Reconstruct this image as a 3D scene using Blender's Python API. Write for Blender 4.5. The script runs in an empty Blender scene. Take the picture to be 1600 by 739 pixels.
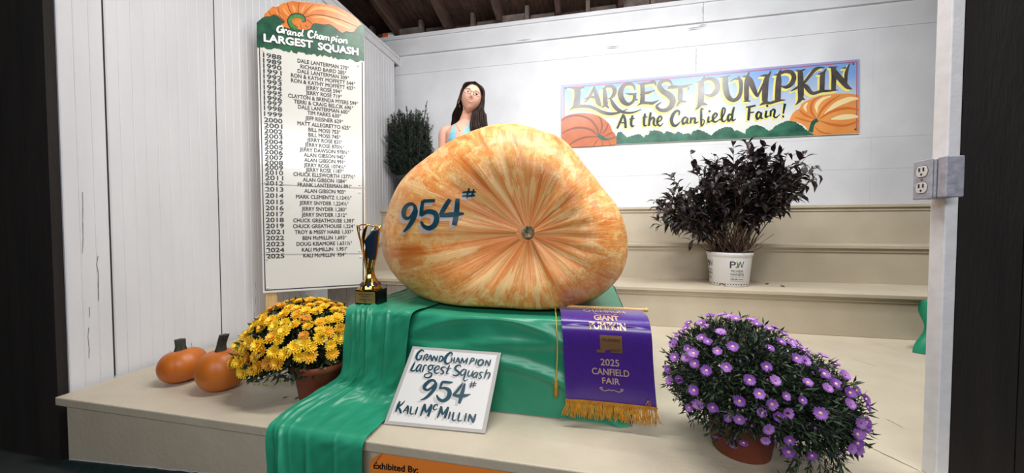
import bpy, bmesh, math, random
from mathutils import Vector, Matrix
from mathutils.bvhtree import BVHTree
from mathutils.geometry import tessellate_polygon
from mathutils import noise as mnoise

# ------------------------------------------------------------------ camera, world, lights, exposure
SC = bpy.context.scene
COL = SC.collection
F, W, HT = 547.43, 1600, 739
EYE = Vector((0, 0, 0.70))
YAW, PIT, ROL = math.radians(11.953), math.radians(1.680), math.radians(-0.0487)
_f = Vector((-math.sin(YAW) * math.cos(PIT), math.cos(YAW) * math.cos(PIT), -math.sin(PIT)))
_r = Vector((math.cos(YAW), math.sin(YAW), 0))
_u = _r.cross(_f)
_r, _u = (math.cos(ROL) * _r + math.sin(ROL) * _u), (-math.sin(ROL) * _r + math.cos(ROL) * _u)
cam_data = bpy.data.cameras.new('camera')
cam_data.sensor_fit = 'HORIZONTAL'
cam_data.sensor_width = 36
cam_data.lens = F / W * 36
cam_data.clip_start = 0.02
cam = bpy.data.objects.new('camera', cam_data)
COL.objects.link(cam)
M3 = Matrix((_r, _u, -_f)).transposed()
cam.matrix_world = Matrix.Translation(EYE) @ M3.to_4x4()
SC.camera = cam
SC.view_settings.view_transform = 'Standard'
SC.view_settings.look = 'None'
SC.view_settings.gamma = 1
SC.view_settings.use_curve_mapping = False
SC.view_settings.exposure = 0.08
wd = bpy.data.worlds.new('barn_dark')
SC.world = wd
wd.use_nodes = True
wd.node_tree.nodes['Background'].inputs[0].default_value = (0.9, 0.95, 1, 1)
wd.node_tree.nodes['Background'].inputs[1].default_value = 0.012


def area(name, loc, target, sx, sy, power, col=(1, 0.97, 0.92)):
    l = bpy.data.lights.new(name, 'AREA')
    l.shape = 'RECTANGLE'
    l.size, l.size_y = sx, sy
    l.energy = power
    l.color = col
    o = bpy.data.objects.new(name, l)
    COL.objects.link(o)
    o.location = loc
    d = Vector(target) - Vector(loc)
    o.rotation_euler = d.to_track_quat('-Z', 'Y').to_euler()
    return o


area('tube_lamp_right', (1.45, 1.35, 2.72), (0.9, 2.0, 0.3), 1.3, 0.18, 44, (1, 0.98, 0.95))
area('tube_lamp_left', (-0.35, 1.05, 2.80), (-0.5, 2.2, 0.3), 1.3, 0.18, 44, (1, 0.98, 0.96))
area('back_wall_fill', (0.75, 1.95, 2.84), (0.85, 3.6, 1.0), 3.0, 0.18, 48, (0.96, 0.98, 1))  # added light, brightens and evens out the back wall
area('front_fill', (0.2, -1.7, 1.95), (-0.1, 2.2, 0.6), 2.4, 0.6, 60, (0.97, 0.98, 1))  # added fill from behind the camera for faces turned to the front


# ------------------------------------------------------------------ helpers: pixels of the photograph to points in the place
def ray(x, y):
    return _f + _r * ((x - W / 2) / F) - _u * ((y - HT / 2) / F)


def at_z(x, y, z): d = ray(x, y); return EYE + d * ((z - EYE.z) / d.z)
def at_y(x, y, Y): d = ray(x, y); return EYE + d * (Y / d.y)
def at_x(x, y, X): d = ray(x, y); return EYE + d * (X / d.x)


def plane_hit(p, n):
    p, n = Vector(p), Vector(n).normalized()

    def h(x, y, off=0.0):
        d = ray(x, y)
        q = EYE + d * ((p - EYE).dot(n) / d.dot(n))
        return q + n * off
    return h


def lin(c):
    return tuple(((v / 255) / 12.92 if v / 255 <= 0.04045 else ((v / 255 + 0.055) / 1.055) ** 2.4) for v in c) + (1,)


def mat(name, rgb, rough=0.5, metal=0.0, var=None, scale=8.0, bump=0.0, bscale=60.0, spec=0.5, stretch=(1, 1, 1), coat=0.0):
    m = bpy.data.materials.new(name)
    m.use_nodes = True
    nt = m.node_tree
    b = nt.nodes['Principled BSDF']
    b.inputs['Base Color'].default_value = lin(rgb)
    b.inputs['Roughness'].default_value = rough
    b.inputs['Metallic'].default_value = metal
    b.inputs['Specular IOR Level'].default_value = spec
    b.inputs['Coat Weight'].default_value = coat
    if var or bump:
        tc = nt.nodes.new('ShaderNodeTexCoord')
        mp = nt.nodes.new('ShaderNodeMapping')
        mp.inputs['Scale'].default_value = stretch
        nt.links.new(tc.outputs['Object'], mp.inputs[0])
    if var:
        nz = nt.nodes.new('ShaderNodeTexNoise')
        nz.inputs['Scale'].default_value = scale
        nz.inputs['Detail'].default_value = 5
        nt.links.new(mp.outputs[0], nz.inputs['Vector'])
        cr = nt.nodes.new('ShaderNodeValToRGB')
        cr.color_ramp.elements[0].position = 0.32
        cr.color_ramp.elements[1].position = 0.68
        cr.color_ramp.elements[0].color = lin(var)
        cr.color_ramp.elements[1].color = lin(rgb)
        nt.links.new(nz.outputs[0], cr.inputs[0])
        nt.links.new(cr.outputs[0], b.inputs['Base Color'])
    if bump:
        n2 = nt.nodes.new('ShaderNodeTexNoise')
        n2.inputs['Scale'].default_value = bscale
        n2.inputs['Detail'].default_value = 4
        nt.links.new(mp.outputs[0], n2.inputs['Vector'])
        bp = nt.nodes.new('ShaderNodeBump')
        bp.inputs['Strength'].default_value = bump
        bp.inputs['Distance'].default_value = 0.01
        nt.links.new(n2.outputs[0], bp.inputs['Height'])
        nt.links.new(bp.outputs[0], b.inputs['Normal'])
    return m


class MB:
    """collects faces for ONE mesh object"""
    def __init__(s): s.v, s.f, s.m = [], [], []

    def add(s, vs, fs, mi=0):
        o = len(s.v)
        s.v += [tuple(v) for v in vs]
        s.f += [tuple(i + o for i in f) for f in fs]
        s.m += [mi] * len(fs)
        return s

    def box(s, a, b, mi=0, mtx=None):
        (x0, y0, z0), (x1, y1, z1) = a, b
        vs = [Vector(p) for p in ((x0, y0, z0), (x1, y0, z0), (x1, y1, z0), (x0, y1, z0), (x0, y0, z1), (x1, y0, z1), (x1, y1, z1), (x0, y1, z1))]
        if mtx: vs = [mtx @ v for v in vs]
        return s.add(vs, [(0, 3, 2, 1), (4, 5, 6, 7), (0, 1, 5, 4), (1, 2, 6, 5), (2, 3, 7, 6), (3, 0, 4, 7)], mi)

    def grid(s, rows, mi=0, closed=False):
        n = len(rows[0])
        vs = [p for r in rows for p in r]
        fs = []
        for i in range(len(rows) - 1):
            for j in range(n if closed else n - 1):
                k = (j + 1) % n
                fs.append((i * n + j, i * n + k, (i + 1) * n + k, (i + 1) * n + j))
        return s.add(vs, fs, mi)

    def tube(s, pts, rad, n=8, mi=0, cap=True, flat=1.0):
        pts = [Vector(p) for p in pts]
        if not hasattr(rad, '__len__'): rad = [rad] * len(pts)
        t0 = (pts[1] - pts[0]).normalized()
        ref = Vector((0, 0, 1)) if abs(t0.z) < 0.9 else Vector((1, 0, 0))
        a = t0.cross(ref).normalized()
        rows = []
        for i, p in enumerate(pts):
            t = (pts[min(i + 1, len(pts) - 1)] - pts[max(i - 1, 0)]).normalized()
            a = (a - t * a.dot(t)).normalized()
            b = t.cross(a)
            rows.append([p + a * (math.cos(2 * math.pi * k / n) * rad[i]) + b * (math.sin(2 * math.pi * k / n) * rad[i] * flat) for k in range(n)])
        s.grid(rows, mi, True)
        if cap:
            s.add(rows[0], [tuple(range(n))], mi)
            s.add(rows[-1], [tuple(range(n))[::-1]], mi)
        return s

    def lathe(s, prof, c=(0, 0, 0), n=32, mi=0, fn=None, mtx=None):
        c = Vector(c)
        rows = []
        for r, z in prof:
            row = []
            for k in range(n):
                t = 2 * math.pi * k / n
                rr = max(r * (fn(t, z) if fn else 1), 1e-5)
                p = Vector((rr * math.cos(t), rr * math.sin(t), z))
                row.append(c + (mtx @ p if mtx else p))
            rows.append(row)
        return s.grid(rows, mi, True)

    def poly(s, pts, mi=0):
        tris = tessellate_polygon([[Vector((p[0], p[1], 0)) for p in pts[0]]])
        return s.add(pts[1], tris, mi)

    def mesh(s, name, mats, smooth=False):
        me = bpy.data.meshes.new(name)
        me.from_pydata(s.v, [], s.f)
        for m in (mats if isinstance(mats, (list, tuple)) else [mats]): me.materials.append(m)
        me.polygons.foreach_set('material_index', s.m)
        if smooth: me.polygons.foreach_set('use_smooth', [True] * len(me.polygons))
        me.validate()
        me.update()
        return me

    def build(s, name, mats, parent=None, smooth=False, weld=False, recalc=False):
        me = s.mesh(name, mats, smooth)
        if weld or recalc:
            bm = bmesh.new()
            bm.from_mesh(me)
            if weld: bmesh.ops.remove_doubles(bm, verts=bm.verts, dist=1e-5)
            if recalc: bmesh.ops.recalc_face_normals(bm, faces=bm.faces)
            bm.to_mesh(me)
            bm.free()
        return link(name, me, parent)


def link(name, me, parent=None):
    o = bpy.data.objects.new(name, me)
    COL.objects.link(o)
    if parent:
        o.parent = parent
        o.matrix_parent_inverse = parent.matrix_world.inverted()
    return o


def tag(o, label, cat, group=None, kind=None):
    o['label'] = label
    o['category'] = cat
    if group: o['group'] = group
    if kind: o['kind'] = kind
    return o


def thing(name, loc, label, cat, group=None):
    o = bpy.data.objects.new(name, None)
    COL.objects.link(o)
    o.empty_display_size = 0.05
    o.location = loc
    o.matrix_world = Matrix.Translation(Vector(loc))
    return tag(o, label, cat, group)


def struct(o):
    o['kind'] = 'structure'
    return o


def bev(o, w, seg=2):
    m = o.modifiers.new('bevel', 'BEVEL')
    m.width = w
    m.segments = seg
    m.limit_method = 'ANGLE'
    return o


def lerp(a, b, t): return a + (b - a) * t


def crom(pts, per=5):
    """Catmull-Rom through tuples of any length"""
    if len(pts) < 3:
        return [tuple(lerp(a, b, t / per) for a, b in zip(pts[0], pts[1])) for t in range(per + 1)] if len(pts) == 2 else list(pts)
    out = []
    P = [tuple(2 * a - b for a, b in zip(pts[0], pts[1]))] + list(pts) + [tuple(2 * a - b for a, b in zip(pts[-1], pts[-2]))]
    for i in range(1, len(P) - 2):
        for k in range(per):
            t = k / per
            out.append(tuple(0.5 * (2 * b + (c - a) * t + (2 * a - 5 * b + 4 * c - d) * t * t + (3 * b - a - 3 * c + d) * t ** 3)
                             for a, b, c, d in zip(P[i - 1], P[i], P[i + 1], P[i + 2])))
    out.append(tuple(pts[-1]))
    return out


class Crop:
    """pixel frame of an enlarged detail of the photograph"""
    def __init__(s, ox, oy, k): s.ox, s.oy, s.k = ox, oy, k
    def __call__(s, x, y): return s.ox + x * s.k, s.oy + y * s.k


_layer = [0]


def stroke(mb, pts, hit, crop, off, mi=0, dx=0, dy=0, wk=1.0, wadd=0, per=5):
    """a brush stroke of changing width painted on a surface"""
    _layer[0] = (_layer[0] + 1) % 9
    off += _layer[0] * 0.00004
    c = crom([p if len(p) == 3 else (*p, 10) for p in pts], per)
    L, R = [], []
    for i, (x, y, w) in enumerate(c):
        a, b = c[max(i - 1, 0)], c[min(i + 1, len(c) - 1)]
        tx, ty = b[0] - a[0], b[1] - a[1]
        l = math.hypot(tx, ty) or 1
        w = max(w, 1.5) * wk / 2 + wadd
        nx, ny = -ty / l * w, tx / l * w
        L.append(hit(*crop(x + nx + dx, y + ny + dy), off))
        R.append(hit(*crop(x - nx + dx, y - ny + dy), off))
    mb.grid([R, L], mi)


def dab(mb, x, y, r, hit, crop, off, mi=0, dx=0, dy=0):
    n = 14
    mb.add([hit(*crop(x + dx + r * math.cos(2 * math.pi * k / n), y + dy - r * math.sin(2 * math.pi * k / n)), off) for k in range(n)], [tuple(range(n))], mi)


def shape(mb, pts, hit, crop, off, mi=0):
    q = [crop(*p) for p in pts]
    tris = tessellate_polygon([[Vector((x, -y, 0)) for x, y in q]])
    mb.add([hit(x, y, off) for x, y in q], tris, mi)


_text = {}


def text2d(body, bold=0.0, space=1.0):
    """2-D outline of a line of plain lettering, capital height 1; returns verts, faces, width"""
    key = (body, space)
    if key in _text: return _text[key]

    def raw(b):
        cu = bpy.data.curves.new('lettering', 'FONT')
        cu.body = b
        cu.resolution_u = 3
        cu.space_character = space
        ob = bpy.data.objects.new('lettering', cu)
        COL.objects.link(ob)
        me = bpy.data.meshes.new_from_object(ob)
        v = [(q.co.x, q.co.y) for q in me.vertices]
        f = [tuple(p.vertices) for p in me.polygons]
        bpy.data.objects.remove(ob)
        bpy.data.curves.remove(cu)
        bpy.data.meshes.remove(me)
        return v, f
    hv, _ = raw('H')
    cap = max(y for x, y in hv)
    v, f = raw(body)
    x0 = min(x for x, y in v)
    v = [((x - x0) / cap, y / cap) for x, y in v]
    _text[key] = (v, f, max(x for x, y in v))
    return _text[key]


def write(mb, body, place, size, x=0.0, y=0.0, align='L', width=None, xs=1.0, bold=0.0, space=1.0, mi=0):
    """lettering laid out in surface coordinates: place(u, v) gives the point"""
    v, f, w = text2d(body, bold, space)
    if width: xs = width / (w * size)
    o = {'L': 0, 'C': -0.5, 'R': -1}[align] * w * size * xs
    _pass = 0
    for bx, by in (((0, 0),) if not bold else ((0, 0), (bold, 0), (-bold, 0), (0, bold), (0, -bold), (bold * .7, bold * .7), (-bold * .7, bold * .7), (bold * .7, -bold * .7), (-bold * .7, -bold * .7))):
        pts = [place(x + o + a * size * xs + bx * size, y + (b + by) * size) for a, b in v]
        if bold:      # each pass of paint lies a hair above the one before
            p0 = place(x, y)
            n = (place(x + 1e-3, y) - p0).cross(place(x, y + 1e-3) - p0).normalized()
            if n.dot(EYE - p0) < 0: n = -n
            lift = n * (0.00005 * _pass)
            _pass += 1
            pts = [p + lift for p in pts]
        mb.add(pts, f, mi)


rnd = random.Random(7)

# ------------------------------------------------------------------ materials
WHITE = mat('white_wall_paint', (226, 227, 230), 0.45, var=(214, 215, 219), scale=3, bump=0.12, bscale=90)
WHITE2 = mat('white_beadboard_paint', (219, 219, 222), 0.5, var=(206, 206, 209), scale=4, bump=0.10, bscale=70, stretch=(1, 1, 0.25))
POSTW = mat('white_post_paint', (232, 231, 234), 0.55, var=(222, 221, 224), scale=30, bump=0.08, bscale=120)
BEIGE = mat('beige_step_paint', (196, 185, 164), 0.5, var=(188, 176, 155), scale=5, bump=0.15, bscale=80)
STAGE = mat('beige_stage_paint', (202, 191, 170), 0.5, var=(193, 181, 160), scale=6, bump=0.18, bscale=60)
GAP = mat('dark_board_gap', (42, 38, 36), 0.9)
GREYB = mat('grey_bare_board', (150, 143, 135), 0.7, var=(132, 125, 117), scale=9, stretch=(6, 6, 1))
WOOD = mat('dark_roof_wood', (84, 58, 46), 0.85, var=(48, 34, 28), scale=6, stretch=(5, 0.6, 5), bump=0.3, bscale=30)
WOODG = mat('grey_roof_block', (112, 100, 94), 0.85, var=(80, 68, 62), scale=9)
PINE = mat('yellow_pine', (214, 178, 124), 0.6, var=(198, 160, 106), scale=10, stretch=(8, 8, 1))
DKGREEN = mat('dark_green_floor_paint', (22, 48, 44), 0.7, var=(14, 32, 30), scale=25, bump=0.4, bscale=60)

# ------------------------------------------------------------------ structure
XL, YB, YR1, YR2, YR3 = -2.16, 3.80, 2.59, 3.04, 3.40
Z1, Z2, Z3 = 0.276, 0.558, 0.875
XR = 3.0

# barn floor
mb = MB()
N = 24
mb.grid([[(lerp(-6, 6, i / N), lerp(-5, 1.05, j / N), -0.29) for i in range(N + 1)] for j in range(N + 1)])
struct(mb.build('floor', mat('barn_floor', (40, 46, 44), 0.85, var=(28, 33, 32), scale=5, bump=0.3, bscale=40)))
# green painted kickboard with a chipped upper edge
mb = MB()
top, bot = [], []
for i in range(121):
    x = lerp(-2.10, 0.95, i / 120)
    z = -0.274 + 0.062 * max(0, min(1, (x + 2.1) / 0.95)) * (1 if x < -1.15 else 1) + 0.004 * mnoise.noise((x * 40, 3, 1))
    z = min(z, -0.212)
    top.append((x, 1.012, z)); bot.append((x, 0.99, -0.29))
mb.grid([bot, top])
mb.grid([top, [(a, 1.03, c) for a, b, c in top]])
struct(mb.build('trim_1', DKGREEN))
mb = MB()
mb.grid([[(a, 1.0225, c - 0.001) for a, b, c in top], [(a, 1.0225, c + 0.005 + 0.004 * mnoise.noise((a * 55, 9, 1))) for a, b, c in top]])
struct(mb.build('trim_2', WHITE))

# stage: top slab with a lip, riser, seams
mb = MB()
mb.box((-2.13, 0.998, -0.034), (XR, YR1 + 0.01, 0.0))
mb.box((-2.12, 1.025, -0.29), (XR, 1.06, -0.03))
mb.box((-2.12, 1.018, -0.050), (XR, 1.026, -0.034))
o = struct(mb.build('stage_platform', STAGE))
bev(o, 0.004)
mb = MB()


def crack(mb, pts, w, z=0.0006):
    c = crom([(p[0], p[1], w * (0.5 + rnd.random())) for p in pts], 6)
    L, R = [], []
    for i, (x, y, ww) in enumerate(c):
        a, b = c[max(i - 1, 0)], c[min(i + 1, len(c) - 1)]
        tx, ty = b[0] - a[0], b[1] - a[1]
        l = math.hypot(tx, ty) or 1
        j = rnd.uniform(-0.3, 0.3) * w
        L.append((x - ty / l * ww / 2 + j, y + tx / l * ww / 2, z)); R.append((x + ty / l * ww / 2 + j, y - tx / l * ww / 2, z))
    mb.grid([L, R])


crack(mb, [(0.80, 1.44), (0.877, 1.307), (0.905, 1.255), (0.934, 1.203)], 0.0035)
for (x, y), (x2, y2) in (((1265, 628), (1290, 640)), ((1385, 655), (1410, 668)), ((1330, 560), (1368, 572)), ((560, 665), (590, 668)), ((236, 540), (262, 538))):
    p, q = at_z(x, y, 0), at_z(x2, y2, 0)
    crack(mb, [(p.x, p.y), ((p.x + q.x) / 2, (p.y + q.y) / 2 + 0.004), (q.x, q.y)], 0.0018)
struct(mb.build('trim_3', mat('paint_crack', (92, 82, 70), 0.9)))

# left beadboard wall: boards with grooves
mb = MB()
ys = [1.058]
y = 1.206
while y > 1.06: y -= 0.0495
y += 0.0495
while y < 3.70:
    ys.append(y)
    y += 0.0495
ys.append(3.705)
dark = {round(min(ys, key=lambda q: abs(q - t)), 3) for t in (1.206, 1.698, 2.65, 3.15)}
ZT = 2.62
rows = []
for i in range(len(ys) - 1):
    a, b = ys[i], ys[i + 1]
    g = 0.0045 if round(a, 3) in dark else 0.0022
    h = 0.0045 if round(b, 3) in dark else 0.0022
    da, db = (0.010 if round(q_, 3) in dark else 0.0034 for q_ in (a, b))
    prof = [(XL - da, a), (XL - da * 0.6, a + g * 0.6), (XL, a + g * 1.5), (XL, b - h * 1.5), (XL - db * 0.6, b - h * 0.6), (XL - db, b)]
    mb.grid([[(p[0], p[1], -0.29 if p[1] < 1.03 else -0.02) for p in prof], [(p[0], p[1], ZT) for p in prof]])
mb.box((XL - 0.10, 1.058, -0.29), (XL - 0.0101, 3.705, ZT))
struct(mb.build('wall_left', WHITE2))
mb = MB()
for d in sorted(dark):
    z0 = -0.0
    mb.add([(XL - 0.004, d - 0.0022, z0), (XL - 0.004, d + 0.0022, z0), (XL - 0.004, d + 0.0022, ZT), (XL - 0.004, d - 0.0022, ZT)], [(0, 1, 2, 3)])
for px_, y0, y1 in ((139, 480, 560), (152, 400, 470), (130, 300, 420), (300, 560, 535), (266, 545, 560), (398, 440, 500)):
    pts = [at_x(px_ + rnd.uniform(-2, 2), lerp(y0, y1, t / 5), XL) for t in range(6)]
    for a, b in zip(pts, pts[1:]):
        if rnd.random() < 0.7:
            mb.add([(XL + 0.0008, a.y, a.z), (XL + 0.0008, a.y + 0.0018, a.z), (XL + 0.0008, b.y + 0.0012, b.z), (XL + 0.0008, b.y, b.z)], [(0, 1, 2, 3)])
struct(mb.build('trim_4', GAP))
# cap rail along the top of the left wall
mb = MB()
mb.box((XL - 0.11, 1.05, ZT + 0.02), (XL + 0.025, 3.86, ZT + 0.055))
mb.box((XL - 0.01, 1.05, ZT - 0.045), (XL + 0.018, 3.80, ZT + 0.02))
bev(struct(mb.build('trim_5', WHITE2)), 0.004)
# floor strip along left wall
mb = MB()
mb.box((XL, 1.062, 0.0), (XL + 0.006, 1.2, 0.012))

# back wall: panels with seams, upper fascia
mb = MB()
ZTOP = 2.89
xs_ = [-3.0, -0.35, 1.05, 2.52, XR + 0.3]
zs_ = [0.0, 1.217, 1.50, 2.47]
for i in range(len(xs_) - 1):
    for j in range(len(zs_) - 1):
        mb.box((xs_[i] + 0.0008, YB, zs_[j] + 0.0008), (xs_[i + 1] - 0.0008, YB + 0.0015, zs_[j + 1] - 0.0008))
mb.box((-3.0, YB - 0.004, 2.472), (XR + 0.3, YB + 0.03, 2.68))
mb.box((-3.0, YB - 0.030, 2.682), (1.10, YB + 0.03, ZTOP))
mb.box((1.104, YB - 0.030, 2.682), (XR + 0.3, YB + 0.03, ZTOP))
mb.box((-3.0, YB - 0.048, ZTOP - 0.028), (XR + 0.3, YB + 0.03, ZTOP + 0.012))
mb.box((-3.0, YB + 0.0018, -0.1), (XR + 0.3, YB + 0.06, ZTOP))
struct(mb.build('wall_back', WHITE))
mb = MB()
for x, z0, z1 in ((1.05, 1.62, 2.46), (1.09, 2.69, 2.86)):
    k = 14
    for i in range(k):
        if rnd.random() < 0.6:
            a, b = lerp(z0, z1, i / k), lerp(z0, z1, (i + 0.8) / k)
            yy = YB - 0.0012 if z0 < 2.5 else YB - 0.0312
            mb.add([(x, yy, a), (x + 0.0025, yy, a), (x + 0.003, yy, b), (x - 0.001, yy, b)], [(0, 1, 2, 3)])
for px_, py_, w_ in ((805, 64, 0.18), (1072, 45, 0.14), (1088, 40, 0.10), (945, 74, 0.16)):
    p = at_y(px_, py_, YB - 0.0315)
    mb.add([(p.x, p.y, p.z), (p.x + w_ * 0.5, p.y, p.z - 0.004), (p.x + w_, p.y, p.z + 0.001), (p.x + w_ * 0.5, p.y, p.z + 0.004)], [(0, 1, 2, 3)])
struct(mb.build('trim_6', mat('wall_crack', (120, 118, 116), 0.9)))

# steps behind the stage: treads with nosing, risers
mb = MB()
XS0 = XL + 0.0
for (yr, zt, yb_) in ((YR1, Z1, YR2), (YR2, Z2, YR3), (YR3, Z3, YB)):
    mb.box((XS0, yr - 0.022, zt - 0.024), (XR, yb_ + 0.012, zt))
    mb.box((XS0, yr - 0.008, zt - 0.052), (XR, yr + 0.001, zt - 0.024))
    mb.box((XS0 if zt > Z1 else -0.95, yr, zt - 0.33 if zt > 0.3 else 0.0), (XR, yr + 0.03, zt - 0.024))
o = struct(mb.build('steps', BEIGE))
bev(o, 0.003)
# grey board riser at the left end of the lowest step, with open joints
mb = MB()
xg = [XS0]
while xg[-1] < -0.97: xg.append(xg[-1] + 0.185)
for a, b in zip(xg, xg[1:]):
    mb.box((a + 0.003, YR1, 0.0), (b - 0.003, YR1 + 0.02, Z1 - 0.05))
struct(mb.build('trim_7', GREYB))
mb = MB()
mb.box((XS0, YR1 + 0.021, 0.0), (-0.94, YR1 + 0.03, Z1 - 0.03))
struct(mb.build('trim_8', GAP))

# roof: deck, rafters, blocking above the back wall
SL = 0.20


def roofz(y): return ZTOP + 0.02 + (YB - y) * SL


mb = MB()
k = 0
y = YB + 0.3
while y > 0.6:
    y2 = y - 0.19
    mb.add([(-4.2, y, roofz(y) + 0.17), (XR + 0.4, y, roofz(y) + 0.17), (XR + 0.4, y2 + 0.006, roofz(y2) + 0.17), (-4.2, y2 + 0.006, roofz(y2) + 0.17),
            (-4.2, y, roofz(y) + 0.20), (XR + 0.4, y, roofz(y) + 0.20), (XR + 0.4, y2 + 0.006, roofz(y2) + 0.20), (-4.2, y2 + 0.006, roofz(y2) + 0.20)],
           [(0, 1, 2, 3), (4, 7, 6, 5), (0, 4, 5, 1), (2, 6, 7, 3)])
    y = y2
mb.add([(-4.2, YB + 0.3, roofz(YB + 0.3) + 0.21), (XR + 0.4, YB + 0.3, roofz(YB + 0.3) + 0.21), (XR + 0.4, 0.5, roofz(0.5) + 0.21), (-4.2, 0.5, roofz(0.5) + 0.21)], [(0, 1, 2, 3)])
struct(mb.build('ceiling', WOOD))
for i, x in enumerate((-3.42, -2.79, -2.165, -1.545, -0.935, -0.30, 0.33, 0.95, 1.57, 2.2)):
    mb = MB()
    vs = []
    for xx in (x - 0.025, x + 0.025):
        for yy in (YB + 0.2, 0.6):
            vs += [(xx, yy, roofz(yy)), (xx, yy, roofz(yy) + 0.168)]
    mb.add(vs, [(0, 1, 3, 2), (4, 6, 7, 5), (0, 4, 5, 1), (2, 3, 7, 6), (0, 2, 6, 4), (1, 5, 7, 3)])
    struct(mb.build('rafter', WOOD))
    if x < 2.0:
        mb = MB()
        mb.box((x + 0.03, YB - 0.02 + 0.12 * (i % 2), ZTOP + 0.013), (x + 0.28, YB + 0.02 + 0.12 * (i % 2), ZTOP + 0.10))
        mb.box((x + 0.33, YB + 0.05, ZTOP + 0.013), (x + 0.59, YB + 0.09, ZTOP + 0.11))
        mb.box((x + 0.285, YB - 0.05, ZTOP + 0.013), (x + 0.325, YB + 0.02, ZTOP + 0.16))
        struct(mb.build('rafter_block', WOODG))
mb = MB()
mb.box((-3.0, YB + 0.16, ZTOP), (XR + 0.4, YB + 0.2, ZTOP + 0.3))
struct(mb.build('trim_9', WOOD))

# white post on the right, at the front of the stage
mb = MB()
mb.box((0.943, 1.163, 0.0), (0.972, 1.206, 2.9))
bev(struct(mb.build('post', POSTW)), 0.003)
# unpainted partitions that face the aisle on either side of the stage
BARN = mat('dark_barn_board', (34, 28, 25), 0.85, var=(22, 18, 16), scale=5, stretch=(4, 4, 0.5), bump=0.3, bscale=40)
mb = MB()
for i in range(9):
    mb.box((0.975 + i * 0.14, 1.166, -0.29), (1.112 + i * 0.14, 1.19, 2.9))
mb.box((0.975, 1.191, -0.29), (2.24, 1.204, 2.9))
struct(mb.build('wall_right', BARN))
mb = MB()
for i in range(10):
    mb.box((-2.305 - i * 0.14, 1.025, -0.29), (-2.168 - i * 0.14, 1.045, ZT + 0.055))
mb.box((-3.57, 1.0455, -0.29), (XL - 0.009, 1.056, ZT + 0.055))
struct(mb.build('wall_front', BARN))

# ------------------------------------------------------------------ giant pumpkin
RT = [0.423, 0.415, 0.405, 0.396, 0.389, 0.382, 0.377, 0.376, 0.377, 0.379, 0.384, 0.398, 0.413, 0.427, 0.438, 0.447, 0.451, 0.463, 0.481, 0.495, 0.506, 0.515, 0.523, 0.531, 0.542, 0.555, 0.568, 0.582, 0.596, 0.615, 0.638, 0.659, 0.678, 0.693, 0.707, 0.721, 0.733, 0.739, 0.732, 0.712, 0.685, 0.651, 0.619, 0.593, 0.572, 0.552, 0.527, 0.495, 0.468, 0.447, 0.431, 0.419, 0.411, 0.407, 0.405, 0.407, 0.411, 0.418, 0.42, 0.414, 0.409, 0.407, 0.409, 0.414, 0.422, 0.43, 0.435, 0.439, 0.44, 0.438, 0.435, 0.429]
PC = Vector((-0.2729, 1.66, 0.6706))
PZ = 0.366


def pumpkin_r(t):
    t = (t / (2 * math.pi)) % 1 * 72
    i = int(t)
    return lerp(RT[i % 72], RT[(i + 1) % 72], t - i)


RIBS = [(rnd.uniform(0, 6.28), rnd.uniform(0.10, 0.22), rnd.uniform(0.3, 1)) for _ in range(15)]


def rib(t):
    s = 0
    for c, w, a in RIBS:
        d = (t - c + math.pi) % (2 * math.pi) - math.pi
        s -= a * math.exp(-(d / w) ** 2)
    return s


def pumpkin_pt(t, p):
    s = math.sin(p) ** 0.62 if math.sin(p) > 0 else 0
    c = math.cos(p)
    dep = (0.40 if c > 0 else 0.52) * math.copysign(abs(c) ** 0.85, c) - 0.07 * math.exp(-(p / 0.33) ** 2)
    k = max(0, math.sin(p)) ** 0.7
    rr = rib(t)
    dep += 0.006 * rr * math.exp(-((p - 0.75) / 0.55) ** 2)
    fine = 0.0018 * math.sin(t * 23 + 2 * math.sin(t * 3)) * math.exp(-((p - 0.28) / 0.18) ** 2)
    R = pumpkin_r(t) * (1 + 0.012 * (rr + 0.35) * k)
    lump = 0.010 * mnoise.noise((math.cos(t) * 2.2, math.sin(t) * 2.2, p * 2))
    x, y, z = PC.x * (1 - max(dep, -0.15) / PC.y) + (R * s + lump * k) * math.cos(t), PC.y - dep - fine - lump * (1 - k), PC.z + (R * s + lump * k) * math.sin(t)
    if z < PZ + 0.03: z = PZ + 0.03 * math.exp(max(-40, (z - PZ - 0.03) / 0.03))
    return Vector((x, y, z))


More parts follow.
